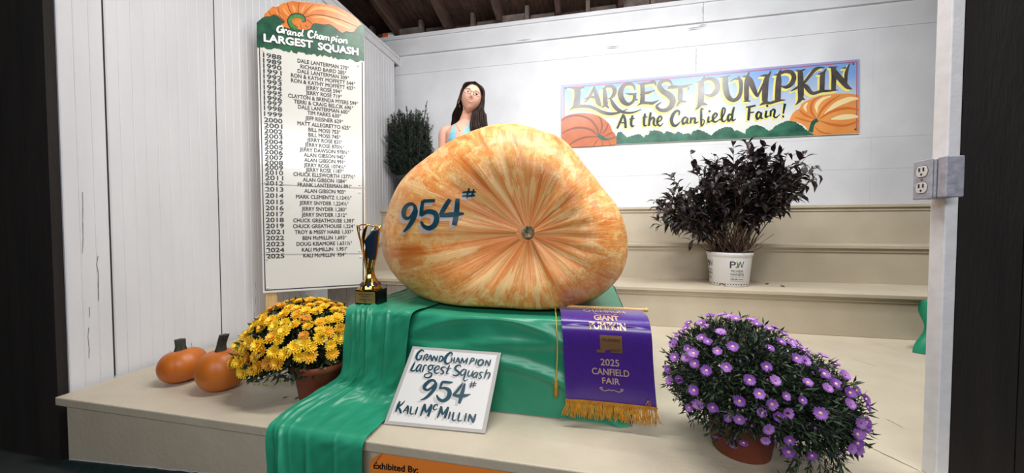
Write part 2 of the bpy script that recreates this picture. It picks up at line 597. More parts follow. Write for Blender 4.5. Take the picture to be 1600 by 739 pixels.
def pumpkin_material():
    m = bpy.data.materials.new('giant_pumpkin_skin')
    m.use_nodes = True
    nt = m.node_tree
    L = nt.links.new
    b = nt.nodes['Principled BSDF']
    b.inputs['Roughness'].default_value = 0.42
    b.inputs['Subsurface Weight'].default_value = 0.0
    at = nt.nodes.new('ShaderNodeAttribute')
    at.attribute_name = 'polar'
    tc = nt.nodes.new('ShaderNodeTexCoord')

    def mapped(src, sc, loc=(0, 0, 0)):
        mp = nt.nodes.new('ShaderNodeMapping')
        mp.inputs['Scale'].default_value = sc
        mp.inputs['Location'].default_value = loc
        L(src, mp.inputs[0])
        return mp.outputs[0]

    def noise(v, scale, det=4, dist=0.0, rough=0.5):
        n = nt.nodes.new('ShaderNodeTexNoise')
        n.inputs['Scale'].default_value = scale
        n.inputs['Detail'].default_value = det
        n.inputs['Distortion'].default_value = dist
        n.inputs['Roughness'].default_value = rough
        L(v, n.inputs['Vector'])
        return n.outputs[0]

    def ramp(src, stops):
        r = nt.nodes.new('ShaderNodeValToRGB')
        e = r.color_ramp.elements
        while len(e) < len(stops): e.new(0.5)
        for q, (p, c) in zip(e, stops):
            q.position = p
            q.color = c if len(c) == 4 else lin(c)
        L(src, r.inputs[0])
        return r.outputs[0]

    def mix(f, a, c, mode='MIX'):
        x = nt.nodes.new('ShaderNodeMix')
        x.data_type = 'RGBA'
        x.blend_type = mode
        if hasattr(f, 'is_output'): L(f, x.inputs['Factor'])
        else: x.inputs['Factor'].default_value = f
        for s_, k in ((a, 'A'), (c, 'B')):
            i = [q for q in x.inputs if q.name == k and q.type == 'RGBA'][0]
            if hasattr(s_, 'is_output'): L(s_, i)
            else: i.default_value = lin(s_)
        return [q for q in x.outputs if q.type == 'RGBA'][0]

    def math_(op, a, b_):
        n = nt.nodes.new('ShaderNodeMath')
        n.operation = op
        n.use_clamp = True
        for i, s_ in enumerate((a, b_)):
            if hasattr(s_, 'is_output'): L(s_, n.inputs[i])
            else: n.inputs[i].default_value = s_
        return n.outputs[0]
    W_, B_ = (1, 1, 1, 1), (0, 0, 0, 1)
    pol = at.outputs['Vector']
    sep = nt.nodes.new('ShaderNodeSeparateXYZ')
    L(pol, sep.inputs[0])
    phi = sep.outputs[2]
    streak = noise(mapped(pol, (8.5, 8.5, 1.0)), 1.3, 4, 0.3, 0.55)
    fine = noise(mapped(pol, (26, 26, 1.8)), 1.5, 4, 0.3, 0.6)
    blot = noise(mapped(pol, (3.2, 3.2, 1.6), (3, 1, 2)), 1.6, 4, 0.6)
    small = noise(mapped(tc.outputs['Object'], (1, 1, 1)), 26, 5, 0.5, 0.6)
    s1 = math_('ADD', math_('MULTIPLY', streak, 0.70), math_('MULTIPLY', fine, 0.30))
    base = ramp(s1, [(0.37, (214, 114, 44)), (0.46, (230, 142, 72)), (0.53, (238, 166, 96)), (0.59, (244, 200, 136)), (0.68, (246, 212, 152))])
    # paler, yellower skin away from the stem end, more orange close to it
    pale = ramp(small, [(0.34, (232, 142, 66)), (0.5, (244, 176, 98)), (0.66, (250, 214, 144))])
    away = ramp(phi, [(0.30 / 3.2, B_), (0.45, W_)])
    away2 = math_('MULTIPLY', away, ramp(blot, [(0.42, B_), (0.58, W_)]))
    c1 = mix(away2, base, pale)
    # cream islands, long in the direction of the ribs
    isl = noise(mapped(pol, (6, 6, 2.0), (5, 2, 7)), 1.5, 3, 0.6, 0.5)
    c2 = mix(math_('MULTIPLY', ramp(isl, [(0.565, B_), (0.60, W_)]), 0.75), c1, (246, 208, 144))
    # net of fine orange veins
    vo = nt.nodes.new('ShaderNodeTexVoronoi')
    vo.feature = 'DISTANCE_TO_EDGE'
    vo.inputs['Scale'].default_value = 64
    wob = nt.nodes.new('ShaderNodeVectorMath')
    wob.operation = 'ADD'
    nn = nt.nodes.new('ShaderNodeTexNoise')
    nn.inputs['Scale'].default_value = 14
    L(tc.outputs['Object'], nn.inputs['Vector'])
    sc_ = nt.nodes.new('ShaderNodeVectorMath')
    sc_.operation = 'SCALE'
    sc_.inputs['Scale'].default_value = 0.05
    L(nn.outputs['Color'], sc_.inputs[0])
    L(tc.outputs['Object'], wob.inputs[0])
    L(sc_.outputs[0], wob.inputs[1])
    L(wob.outputs[0], vo.inputs['Vector'])
    veins = ramp(vo.outputs['Distance'], [(0.02, W_), (0.13, B_)])
    vmask = math_('MULTIPLY', math_('MULTIPLY', veins, ramp(phi, [(0.20, B_), (0.34, W_)])), ramp(noise(tc.outputs['Object'], 5, 3), [(0.40, B_), (0.60, W_)]))
    c3 = mix(math_('MULTIPLY', vmask, 0.42), c2, (222, 120, 40))
    # darker orange gather round the stem end
    c4 = mix(math_('MULTIPLY', ramp(phi, [(0.03, W_), (0.20, B_)]), 0.40), c3, (220, 112, 40))
    # bruised pinkish patch low on one side
    pm = nt.nodes.new('ShaderNodeVectorMath')
    pm.operation = 'DISTANCE'
    L(tc.outputs['Object'], pm.inputs[0])
    bp_ = at_y(895, 462, 1.42)
    pm.inputs[1].default_value = (bp_.x, bp_.y, bp_.z)
    pmask = math_('MULTIPLY', ramp(pm.outputs['Value'], [(0.04, W_), (0.17, B_)]), ramp(noise(tc.outputs['Object'], 12, 4), [(0.38, B_), (0.6, W_)]))
    c5 = mix(math_('MULTIPLY', pmask, 0.55), c4, (176, 106, 96))
    L(c5, b.inputs['Base Color'])
    bu = nt.nodes.new('ShaderNodeBump')
    bu.inputs['Strength'].default_value = 0.25
    bu.inputs['Distance'].default_value = 0.012
    L(math_('ADD', math_('MULTIPLY', fine, 0.6), math_('MULTIPLY', small, 0.4)), bu.inputs['Height'])
    L(bu.outputs[0], b.inputs['Normal'])
    return m


mb = MB()
NT, NP = 288, 130
pol = []
rows = []
for j in range(NP + 1):
    p = math.pi * (j / NP) ** 1.08
    p = min(max(p, 0.012), math.pi - 0.004)
    rows.append([pumpkin_pt(2 * math.pi * i / NT, p) for i in range(NT)])
    pol += [(math.cos(2 * math.pi * i / NT), math.sin(2 * math.pi * i / NT), p) for i in range(NT)]
mb.grid(rows, 0, True)
mb.add(rows[0], [tuple(range(NT))[::-1]])
mb.add(rows[-1], [tuple(range(NT))])
pol += pol[:NT] + pol[-NT:]
pumpkin = mb.build('giant_pumpkin', pumpkin_material(), None, True)
att = pumpkin.data.attributes.new('polar', 'FLOAT_VECTOR', 'POINT')
att.data.foreach_set('vector', [c for p in pol for c in p])
tag(pumpkin, 'giant lopsided orange and cream pumpkin with 954# painted on it', 'pumpkin')
tree = BVHTree.FromPolygons([v.co.copy() for v in pumpkin.data.vertices], [tuple(p.vertices) for p in pumpkin.data.polygons])


def pumpkin_hit(x, y, off=0.0):
    d = ray(x, y).normalized()
    loc, n, i, dist = tree.ray_cast(EYE, d)
    if loc is None: return at_y(x, y, 1.6)
    if n.dot(d) > 0: n = -n
    return loc + n * off


TEAL = mat('dark_teal_paint', (16, 72, 88), 0.35, var=(10, 60, 76), scale=60)
LAV = mat('grey_shadow_paint', (196, 184, 180), 0.4, var=(206, 176, 158), scale=50)
PN = Crop(590, 280, 0.16239)
NUM954 = [[(372, 262, 16), (335, 238, 24), (285, 255, 30), (255, 315, 34), (268, 368, 30), (310, 372, 22), (350, 320, 22), (368, 275, 24)],
          [(362, 255, 24), (370, 320, 34), (335, 405, 34), (295, 465, 28), (255, 508, 12)],
          [(556, 206, 22), (500, 208, 26), (440, 212, 26)],
          [(440, 208, 26), (428, 280, 28), (424, 352, 30)],
          [(418, 350, 24), (480, 312, 34), (550, 325, 40), (572, 375, 42), (550, 440, 40), (500, 470, 36), (450, 452, 28), (422, 408, 20)],
          [(698, 192, 30), (660, 250, 34), (625, 310, 34), (608, 348, 30)],
          [(600, 350, 26), (680, 344, 36), (760, 336, 36), (832, 330, 14)],
          [(772, 186, 34), (765, 270, 38), (755, 360, 42), (738, 442, 36)]]
HASH = [[(885, 86, 16), (868, 135, 20), (862, 182, 14)], [(928, 92, 14), (915, 140, 20), (905, 172, 16)],
        [(818, 128, 16), (870, 122, 20), (946, 120, 14)], [(815, 160, 14), (870, 160, 20), (940, 152, 14)]]
# the painted skin keeps a lifted layer so that the paint never sinks into the ribs
mb = MB()
for s_ in NUM954: stroke(mb, s_, pumpkin_hit, PN, 0.0016, 0, -26, 32, 1.25, 5, 8)
for s_ in HASH: stroke(mb, s_, pumpkin_hit, PN, 0.0016, 0, -16, 26, 1.0, 2, 6)
mb.build('number_shadow', LAV, pumpkin)
mb = MB()
for s_ in NUM954: stroke(mb, s_, pumpkin_hit, PN, 0.0028, 0, 0, 0, 1.25, 0, 8)
for s_ in HASH: stroke(mb, s_, pumpkin_hit, PN, 0.0028, 0, 0, 0, 1.0, 0, 6)
mb.build('painted_number', TEAL, pumpkin)
# corky stem scar
mb = MB()
sc0 = pumpkin_hit(825, 363)
mtx = Matrix.Rotation(math.radians(90), 3, 'X')
rows = []
for j in range(9):
    f_ = j / 8
    r_ = [0.0275, 0.0265, 0.025, 0.022, 0.018, 0.013, 0.009, 0.005, 0.0005][j]
    z_ = [-0.02, -0.002, 0.006, 0.009, 0.007, 0.008, 0.005, 0.006, 0.004][j]
    rows.append([sc0 + Vector((r_ * (1 + 0.12 * mnoise.noise((math.cos(2 * math.pi * i / 28) * 2, math.sin(2 * math.pi * i / 28) * 2, 3))) * math.cos(2 * math.pi * i / 28), -z_ - 0.004 * mnoise.noise((math.cos(2 * math.pi * i / 28) * 5 * r_ * 40, math.sin(2 * math.pi * i / 28) * 5 * r_ * 40, 7)), r_ * math.sin(2 * math.pi * i / 28))) for i in range(28)])
mb.grid(rows, 0, True)
mb.build('stem_scar', mat('corky_stem', (176, 156, 116), 0.9, var=(60, 48, 32), scale=60, bump=0.6, bscale=110), pumpkin, True)['label'] = 'corky brown stem scar'

# ------------------------------------------------------------------ small pumpkins
ORANGE = mat('small_pumpkin_skin', (196, 110, 34), 0.42, var=(182, 94, 26), scale=6)
STEMG = mat('small_pumpkin_stem', (70, 74, 60), 0.85, var=(38, 42, 36), scale=40, stretch=(4, 4, 0.4), bump=0.5, bscale=70)


def small_pumpkin(c, rx, ry, rz, tilt, stem_pts, stem_r, label):
    t = thing('small_pumpkin', c, label, 'pumpkin', 'small pumpkins on the stage')
    mb = MB()
    n, m_ = 72, 36
    rows = []
    for j in range(m_ + 1):
        p = math.pi * min(max(j / m_, 0.006), 0.994)
        row = []
        for i in range(n):
            a = 2 * math.pi * i / n
            lobe = 1 - 0.018 * abs(math.sin(a * 5)) ** 6
            s_ = math.sin(p) ** 0.86 * lobe
            z = math.cos(p) - 0.16 * math.exp(-(p / 0.38) ** 2) + 0.08 * math.exp(-((math.pi - p) / 0.35) ** 2)
            row.append(Vector((rx * s_ * math.cos(a), ry * s_ * math.sin(a), rz * z)))
        rows.append(row)
    R = Matrix.Rotation(tilt, 3, 'Y')
    rows = [[R @ v for v in r] for r in rows]
    lo = min(v.z for r in rows for v in r)
    rows = [[Vector((v.x, v.y, max(v.z, lo + 0.004) - lo - 0.004)) + Vector(c) for v in r] for r in rows]
    mb.grid(rows, 0, True)
    mb.build('body', ORANGE, t, True)
    base = Vector(c) + R @ Vector((0, 0, rz * 0.80)) - Vector((0, 0, lo))
    mb = MB()
    path = crom([tuple(base + Vector(q)) for q in stem_pts], 5)
    rr = []
    nn = 20
    rows = []
    for i, p in enumerate(path):
        f_ = i / (len(path) - 1)
        r_ = stem_r * (1.25 - 0.45 * min(1, f_ * 2.2) + 0.10 * f_)
        rows.append([Vector(p) + Vector((r_ * (1 + 0.16 * math.cos(5 * (2 * math.pi * k / nn) + f_)) * math.cos(2 * math.pi * k / nn), r_ * (1 + 0.16 * math.cos(5 * (2 * math.pi * k / nn) + f_)) * math.sin(2 * math.pi * k / nn), 0)) for k in range(nn)])
    mb.grid(rows, 0, True)
    mb.add(rows[-1], [tuple(range(nn))])
    mb.build('stem', STEMG, t, True)
    return t


pa = at_z(286, 601, 0)
small_pumpkin(tuple(at_z(287, 594, 0)), 0.089, 0.089, 0.077, math.radians(-12), [(0, 0, -0.02), (0, 0, 0.02), (-0.004, 0, 0.05)], 0.020, 'small squat orange pumpkin with a short upright stem')
small_pumpkin(tuple(at_z(348, 606, 0)), 0.094, 0.092, 0.092, math.radians(-6), [(0, 0, -0.02), (0.008, 0, 0.03), (0.028, -0.004, 0.075)], 0.018, 'rounder small orange pumpkin with a long leaning stem beside the yellow flowers')

# ------------------------------------------------------------------ green plastic tablecloth over the box
GREEN = mat('green_plastic_film', (44, 150, 116), 0.36, var=(36, 140, 106), scale=9, bump=0.10, bscale=22, stretch=(1, 1, 0.5))
cloth = thing('tablecloth', (-0.4, 1.7, 0.0), 'green plastic tablecloth under the giant pumpkin, running down over the stage edge', 'tablecloth')


def wrinkle(x, y, z, k=1.0):
    return k * (0.006 * mnoise.noise((x * 4, y * 4, z * 5)) + 0.004 * mnoise.noise((x * 11 + z * 6, y * 11, z * 9 + x * 5)))


mb = MB()
prof = crom([(2.16, 0.365), (1.75, 0.365), (1.40, 0.365), (1.31, 0.365), (1.278, 0.357), (1.268, 0.32), (1.268, 0.20), (1.266, 0.08), (1.264, 0.012), (1.262, 0.003)], 8)
rows = []
for (yy, zz) in prof:
    row = []
    for i in range(141):
        u = i / 140
        x = lerp(-0.94, 0.150 + 0.06 * max(0, min(1, (1.9 - yy) / 0.6)) * 0, u)
        dz = wrinkle(x, yy, zz)
        if zz > 0.36: row.append((x, yy, zz - 0.004 + (0.25 * dz if abs(x + 0.4) < 0.5 else abs(dz))))
        else:
            sag = 0
            for a, b, w_ in ((0.5, 0.33, 0.018), (0.28, 0.26, 0.02), (0.75, 0.30, 0.016), (0.62, 0.18, 0.022)):   # swags hanging from the corners
                zc = b - 0.30 * (u - a) ** 2 * 2 + 0.03 * math.sin(u * 6 + a * 9)
                sag += 0.012 * math.exp(-((zz - zc) / w_) ** 2)
            row.append((x, yy - abs(dz) - sag, max(zz, 0.003)))
    rows.append(row)
mb.grid(rows)
# right-hand end
rows = []
for zz in [lerp(0.365, 0.004, i / 24) for i in range(25)]:
    rows.append([(0.150 + 0.012 * (1 - zz / 0.365) + abs(wrinkle(0.3, yy, zz, 1.5)), yy, zz) for yy in [lerp(1.264, 2.16, k / 40) for k in range(41)]])
mb.grid(rows)
# left-hand end
rows = []
for zz in [lerp(0.365, 0.004, i / 24) for i in range(25)]:
    rows.append([(-0.94 - 0.012 * (1 - zz / 0.365) - abs(wrinkle(-0.9, yy, zz, 1.5)), yy, zz) for yy in [lerp(1.264, 2.16, k / 40) for k in range(41)]])
mb.grid(rows)
mb.build('box_cover', GREEN, cloth, True)
# long run of cloth that hangs from the corner, lies on the stage and falls over its edge
RUN = [((-0.935, 1.52, 0.367), (-0.60, 1.52, 0.366), 0.002, 0.4), ((-0.955, 1.36, 0.368), (-0.625, 1.36, 0.367), 0.003, 0.6), ((-0.957, 1.266, 0.366), (-0.650, 1.250, 0.366), 0.008, 1),
       ((-0.945, 1.238, 0.33), (-0.662, 1.236, 0.33), 0.015, 1), ((-0.945, 1.228, 0.22), (-0.675, 1.232, 0.22), 0.017, 1),
       ((-0.955, 1.222, 0.125), (-0.690, 1.232, 0.11), 0.017, 1), ((-0.985, 1.205, 0.080), (-0.700, 1.222, 0.045), 0.016, 1),
       ((-1.020, 1.150, 0.060), (-0.700, 1.195, 0.012), 0.014, 0.8), ((-1.050, 1.085, 0.038), (-0.698, 1.13, 0.008), 0.010, 0.8),
       ((-1.062, 1.025, 0.020), (-0.696, 1.05, 0.007), 0.008, 0.8), ((-1.066, 0.990, 0.004), (-0.695, 0.992, 0.004), 0.008, 0.9),
       ((-1.060, 0.975, -0.05), (-0.696, 0.982, -0.04), 0.010, 1), ((-1.045, 0.968, -0.16), (-0.700, 0.980, -0.16), 0.016, 1), ((-1.045, 0.960, -0.282), (-0.702, 0.978, -0.282), 0.020, 1)]
ctl = crom([tuple(a) + tuple(b) + (am, k) for a, b, am, k in RUN], 9)
NU = 130
base = [[Vector(c[:3]).lerp(Vector(c[3:6]), i / NU) for i in range(NU + 1)] for c in ctl]
rows = []
for j, c in enumerate(ctl):
    row = []
    for i in range(NU + 1):
        u = i / NU
        a, b = base[max(j - 1, 0)][i], base[min(j + 1, len(ctl) - 1)][i]
        tv = (b - a).normalized()
        tu = (base[j][min(i + 1, NU)] - base[j][max(i - 1, 0)]).normalized()
        nrm = tu.cross(tv)
        if nrm.z < 0 and abs(nrm.z) > abs(nrm.y): nrm = -nrm
        elif nrm.y > 0 and abs(nrm.y) >= abs(nrm.z): nrm = -nrm
        w_ = u + 0.05 * math.sin(j * 0.09 + 1.0) * (1 - u)
        amp = lambda ph: 0.55 + 0.45 * math.sin(j * 0.055 + ph)
        fold = 0.12 * math.sin(w_ * 17 + 0.9 * math.sin(j * 0.05)) * (1 if 0.1 < u < 0.6 else 0.2) + 1.3 * amp(0.5) * math.exp(-((w_ - 0.34 - 0.0009 * j) / 0.03) ** 2) + 1.0 * amp(2.0) * math.exp(-((w_ - 0.20 + 0.0006 * j) / 0.022) ** 2) + 0.8 * amp(3.6) * math.exp(-((w_ - 0.10) / 0.025) ** 2) + 0.9 * amp(5.0) * math.exp(-((w_ - 0.27 + 0.0004 * j) / 0.018) ** 2) + 0.5 * amp(1.2) * math.exp(-((w_ - 0.62 - 0.001 * j) / 0.02) ** 2)
        cr_ = mnoise.noise((u * 7 + j * 0.03, j * 0.07, 2)) * 0.75 + mnoise.noise((u * 13 + j * 0.15, j * 0.22, 5)) * 0.22
        # the mound of loose cloth on the stage beside the flower pot
        q = base[j][i] + nrm * (c[6] * (0.55 + fold * 0.8 + cr_ * 0.9) + 0.002)
        if base[j][i].z > -0.004 and q.z < 0.004 and q.y > 0.985: q.z = 0.004 + 0.001 * abs(cr_)
        row.append(q)
    rows.append(row)
mb = MB()
mb.grid(rows)
mb.build('drape', GREEN, cloth, True)

# ------------------------------------------------------------------ leaning hand-lettered card
CARD = mat('white_card', (232, 230, 228), 0.4)
CARDG = mat('grey_card_border', (186, 182, 178), 0.45)
A_, B_, D_ = at_z(600, 662, 0.002), at_z(758, 677, 0.002), at_y(645, 541, 1.232)
n_ = (B_ - A_).cross(D_ - A_).normalized()
if n_.y > 0: n_ = -n_
card_hit = plane_hit(A_ + n_ * 0.004, n_)
C_ = card_hit(783, 551)
A_, B_, D_ = [card_hit(*p) for p in ((600, 662), (758, 677), (645, 541))]
mb = MB()
q = [A_, B_, C_, D_]
mb.add(q + [p - n_ * 0.005 for p in q], [(0, 1, 2, 3), (7, 6, 5, 4), (0, 4, 5, 1), (1, 5, 6, 2), (2, 6, 7, 3), (3, 7, 4, 0)])
card = mb.build('sign_card', CARDG, None)
tag(card, 'white card lettered GRAND CHAMPION Largest Squash 954# leaning on the green cloth', 'sign')
mb = MB()
cen = (A_ + B_ + C_ + D_) / 4
q = [cen + (p - cen) * 0.925 + n_ * 0.0006 for p in (A_, B_, C_, D_)]
mb.add(q, [(0, 1, 2, 3)])
mb.build('white_panel', CARD, card)
C1, C2 = Crop(620, 540, 0.10625), Crop(600, 590, 0.12178)
T1 = [[(402, 90, 12), (375, 65, 20), (330, 92, 28), (295, 150, 30), (295, 195, 28), (330, 208, 22), (362, 175, 22), (368, 146, 16)], [(332, 150, 8), (368, 148, 12), (388, 138, 8)],
      [(415, 145, 16), (402, 180, 18), (390, 220, 14)], [(408, 142, 12), (450, 130, 18), (456, 155, 18), (422, 180, 12)], [(422, 178, 12), (438, 202, 18), (446, 224, 14)],
      [(502, 132, 16), (472, 182, 16), (444, 222, 10)], [(500, 136, 18), (513, 185, 22), (513, 228, 14)], [(465, 190, 9), (515, 196, 10)],
      [(548, 148, 16), (535, 190, 16), (525, 230, 12)], [(548, 150, 18), (568, 195, 22), (580, 232, 16)], [(602, 146, 14), (592, 190, 18), (580, 232, 14)],
      [(640, 165, 16), (628, 200, 18), (620, 237, 14)], [(628, 158, 12), (670, 158, 18), (682, 190, 24), (660, 225, 20), (618, 237, 10)],
      [(808, 156, 10), (815, 115, 20), (785, 106, 26), (735, 152, 36), (710, 205, 38), (716, 250, 34), (748, 266, 22), (790, 243, 8)],
      [(815, 172, 16), (805, 215, 18), (798, 252, 12)], [(852, 172, 16), (845, 215, 20), (840, 258, 12)], [(802, 218, 9), (850, 212, 10)],
      [(905, 172, 18), (885, 220, 16), (860, 262, 10)], [(905, 178, 18), (918, 225, 22), (920, 264, 14)], [(875, 230, 9), (920, 233, 10)],
      [(965, 176, 16), (952, 225, 18), (935, 267, 12)], [(965, 183, 18), (975, 220, 22), (985, 252, 14)], [(1048, 180, 14), (1012, 222, 16), (985, 255, 10)], [(1042, 186, 20), (1030, 230, 22), (1020, 272, 14)],
      [(1102, 190, 16), (1086, 235, 20), (1068, 278, 14)], [(1092, 188, 10), (1130, 188, 18), (1136, 215, 20), (1092, 237, 10)],
      [(1182, 196, 18), (1168, 240, 20), (1155, 280, 14)],
      [(1250, 205, 16), (1210, 222, 26), (1198, 270, 26), (1222, 294, 20), (1262, 268, 26), (1272, 222, 24), (1245, 204, 14)],
      [(1322, 210, 16), (1308, 255, 20), (1298, 297, 12)], [(1320, 215, 20), (1343, 260, 24), (1356, 300, 16)], [(1382, 205, 16), (1370, 255, 20), (1358, 302, 12)],
      # Largest
      [(272, 236, 12), (242, 300, 24), (206, 366, 22)], [(200, 366, 14), (245, 371, 20), (286, 352, 6)],
      [(365, 280, 12), (330, 285, 18), (295, 335, 24), (293, 375, 20), (325, 362, 14), (365, 292, 12)], [(372, 284, 14), (348, 340, 20), (345, 390, 14)],
      [(408, 284, 14), (392, 340, 22), (373, 393, 14)], [(395, 315, 8), (425, 285, 16), (446, 298, 10)],
      [(540, 295, 10), (510, 285, 16), (468, 310, 22), (472, 348, 20), (505, 356, 16), (532, 322, 20), (522, 290, 14)], [(525, 298, 10), (575, 282, 8)],
      [(480, 355, 10), (470, 388, 16), (515, 412, 20), (500, 456, 22), (450, 472, 18), (410, 455, 16), (425, 418, 14), (480, 408, 8)],
      [(562, 366, 8), (612, 345, 14), (628, 310, 16), (600, 300, 16), (562, 338, 24), (558, 388, 22), (592, 408, 14), (634, 388, 5)],
      [(722, 322, 10), (690, 314, 16), (655, 335, 22), (668, 365, 22), (690, 385, 22), (675, 412, 18), (635, 414, 8)],
      [(778, 285, 14), (755, 350, 24), (733, 408, 16), (768, 408, 6)], [(722, 330, 8), (805, 335, 10)],
      # Squash
      [(945, 318, 10), (930, 288, 18), (880, 300, 26), (860, 342, 30), (890, 372, 30), (918, 400, 30), (898, 432, 24), (858, 442, 20), (822, 424, 10)],
      [(1022, 358, 10), (985, 350, 18), (942, 392, 24), (948, 432, 20), (985, 425, 14), (1018, 365, 12)], [(1028, 352, 14), (1005, 430, 22), (985, 490, 20), (1000, 518, 14), (1052, 492, 5)],
      [(1070, 362, 14), (1050, 410, 20), (1052, 448, 18), (1085, 440, 12), (1122, 385, 8)], [(1128, 366, 14), (1110, 415, 20), (1100, 458, 12)],
      [(1192, 398, 10), (1165, 394, 18), (1128, 428, 22), (1126, 466, 18), (1155, 458, 14), (1188, 404, 10)], [(1198, 394, 14), (1178, 440, 20), (1172, 482, 12)],
      [(1278, 398, 8), (1248, 390, 16), (1220, 412, 20), (1232, 438, 20), (1245, 460, 18), (1225, 482, 16), (1196, 474, 8)],
      [(1330, 346, 14), (1310, 410, 22), (1288, 484, 14)], [(1305, 430, 8), (1345, 398, 16), (1370, 412, 22), (1358, 455, 22), (1340, 492, 12)]]
T2 = [[(670, 75, 26), (640, 36, 28), (590, 42, 36), (535, 90, 42), (518, 135, 38), (560, 158, 28), (620, 125, 28), (668, 75, 34)], [(668, 62, 34), (655, 130, 40), (592, 212, 36), (530, 265, 26), (468, 288, 8)],
      [(886, 58, 8), (850, 62, 26), (795, 58, 32), (745, 55, 28)], [(748, 55, 28), (735, 95, 28), (712, 145, 18)], [(710, 142, 18), (770, 132, 30), (832, 160, 46), (842, 215, 52), (810, 272, 46), (752, 297, 36), (700, 268, 34), (678, 222, 16)],
      [(1012, 66, 12), (985, 112, 30), (932, 180, 32), (888, 225, 24)], [(882, 222, 22), (960, 235, 40), (1040, 230, 36), (1112, 213, 8)], [(1038, 74, 22), (1015, 160, 42), (990, 250, 46), (966, 332, 28)],
      [(1132, 45, 9), (1120, 90, 14), (1108, 132, 9)], [(1168, 42, 9), (1155, 85, 14), (1142, 128, 9)], [(1098, 82, 9), (1145, 78, 13), (1192, 72, 9)], [(1098, 108, 9), (1140, 102, 13), (1184, 96, 9)],
      [(208, 302, 20), (185, 355, 28), (152, 438, 16)], [(272, 298, 8), (222, 348, 18), (168, 385, 14)], [(188, 378, 18), (210, 420, 28), (218, 458, 20)],
      [(312, 356, 18), (282, 398, 16), (248, 442, 10)], [(312, 360, 20), (310, 410, 24), (302, 468, 14)], [(268, 420, 9), (312, 425, 10)],
      [(352, 368, 16), (346, 410, 20), (336, 463, 16)], [(334, 463, 14), (362, 466, 14), (388, 453, 5)], [(434, 375, 16), (420, 420, 20), (402, 475, 14)],
      [(528, 336, 24), (500, 410, 28), (470, 490, 16)], [(525, 342, 28), (530, 405, 30), (538, 446, 18)], [(618, 342, 20), (582, 398, 22), (540, 450, 14)], [(612, 346, 30), (592, 420, 34), (566, 498, 26)],
      [(692, 368, 12), (684, 345, 14), (652, 355, 18), (636, 390, 20), (650, 413, 14), (684, 398, 6)],
      [(738, 366, 24), (716, 440, 28), (686, 516, 16)], [(735, 372, 28), (742, 435, 30), (750, 476, 18)], [(830, 376, 20), (792, 428, 22), (750, 478, 14)], [(824, 380, 30), (802, 450, 34), (780, 522, 24)],
      [(852, 436, 18), (842, 480, 20), (828, 530, 14)], [(897, 441, 18), (887, 490, 22), (878, 545, 18)], [(876, 543, 14), (905, 549, 14), (930, 536, 5)], [(972, 446, 18), (960, 500, 22), (948, 552, 18)], [(946, 550, 14), (975, 555, 14), (1004, 542, 5)],
      [(1058, 455, 18), (1046, 510, 22), (1032, 565, 14)], [(1102, 466, 18), (1092, 515, 22), (1082, 564, 14)], [(1100, 472, 24), (1128, 528, 28), (1142, 578, 18)], [(1178, 466, 20), (1162, 524, 26), (1144, 580, 16)]]
mb = MB()
for s_ in T1: stroke(mb, s_, card_hit, C1, 0.0010, 0, -24, 22, 1.15, 0, 4)
for k, s_ in enumerate(T2): stroke(mb, s_, card_hit, C2, 0.0010, 0, *((-40, 26) if k < 8 else (-14, 12) if k < 12 else (-28, 24)), 1.1, 0, 5)
mb.build('lettering_shadow', mat('pale_grey_shadow', (204, 200, 198), 0.5), card)
mb = MB()
for s_ in T1: stroke(mb, s_, card_hit, C1, 0.0016, 0, 0, 0, 1.15, 0, 4)
for s_ in T2: stroke(mb, s_, card_hit, C2, 0.0016, 0, 0, 0, 1.1)
mb.build('lettering', TEAL, card)

# ------------------------------------------------------------------ purple prize ribbon
SATIN = mat('purple_satin', (72, 34, 140), 0.25, var=(66, 30, 130), scale=70)
SATIN.node_tree.nodes['Principled BSDF'].inputs['Anisotropic'].default_value = 0.6
SATIN.node_tree.nodes['Principled BSDF'].inputs['Sheen Weight'].default_value = 0.3
GOLD = mat('gold_foil', (216, 184, 160), 0.3, 0.25)
FRINGE = mat('gold_fringe', (206, 150, 44), 0.6, var=(180, 120, 30), scale=60)
DOWEL = mat('pale_dowel', (226, 184, 116), 0.45)
ban = thing('prize_ribbon', (0.05, 1.36, 0.388), 'purple satin 2025 CANFIELD FAIR ribbon with gold fringe hanging over the green cloth', 'ribbon')
BR = crom([(873, 1003, 488, 1.375, 0.386), (874, 1006, 494, 1.330, 0.388), (876, 1012, 503, 1.275, 0.386), (877, 1016, 514, 1.232, 0.368), (879, 1019, 530, 1.214, 0.325), (881, 1021, 560, 1.216, 0.245), (883, 1024, 600, 1.222, 0.155), (885, 1027, 632, 1.226, 0.085)], 10)
brow = []
for l_, r_, py_, Y_, z_ in BR:
    xl, xr_ = at_y(l_, py_, Y_).x, at_y(r_, py_, Y_).x
    brow.append([Vector((lerp(xl, xr_, i / 40), Y_ + 0.004 * math.sin(i / 40 * 3.1) * (1 if z_ < 0.36 else 0) - 0.006 * math.exp(-((i / 40 - 0.06) / 0.05) ** 2) * max(0, 0.2 - z_) * 5, z_)) for i in range(41)])
mb = MB()
mb.grid(brow)
mb.build('satin_panel', SATIN, ban, True)
dist = [0]
for j in range(1, len(brow)): dist.append(dist[-1] + (brow[j][20] - brow[j - 1][20]).length)


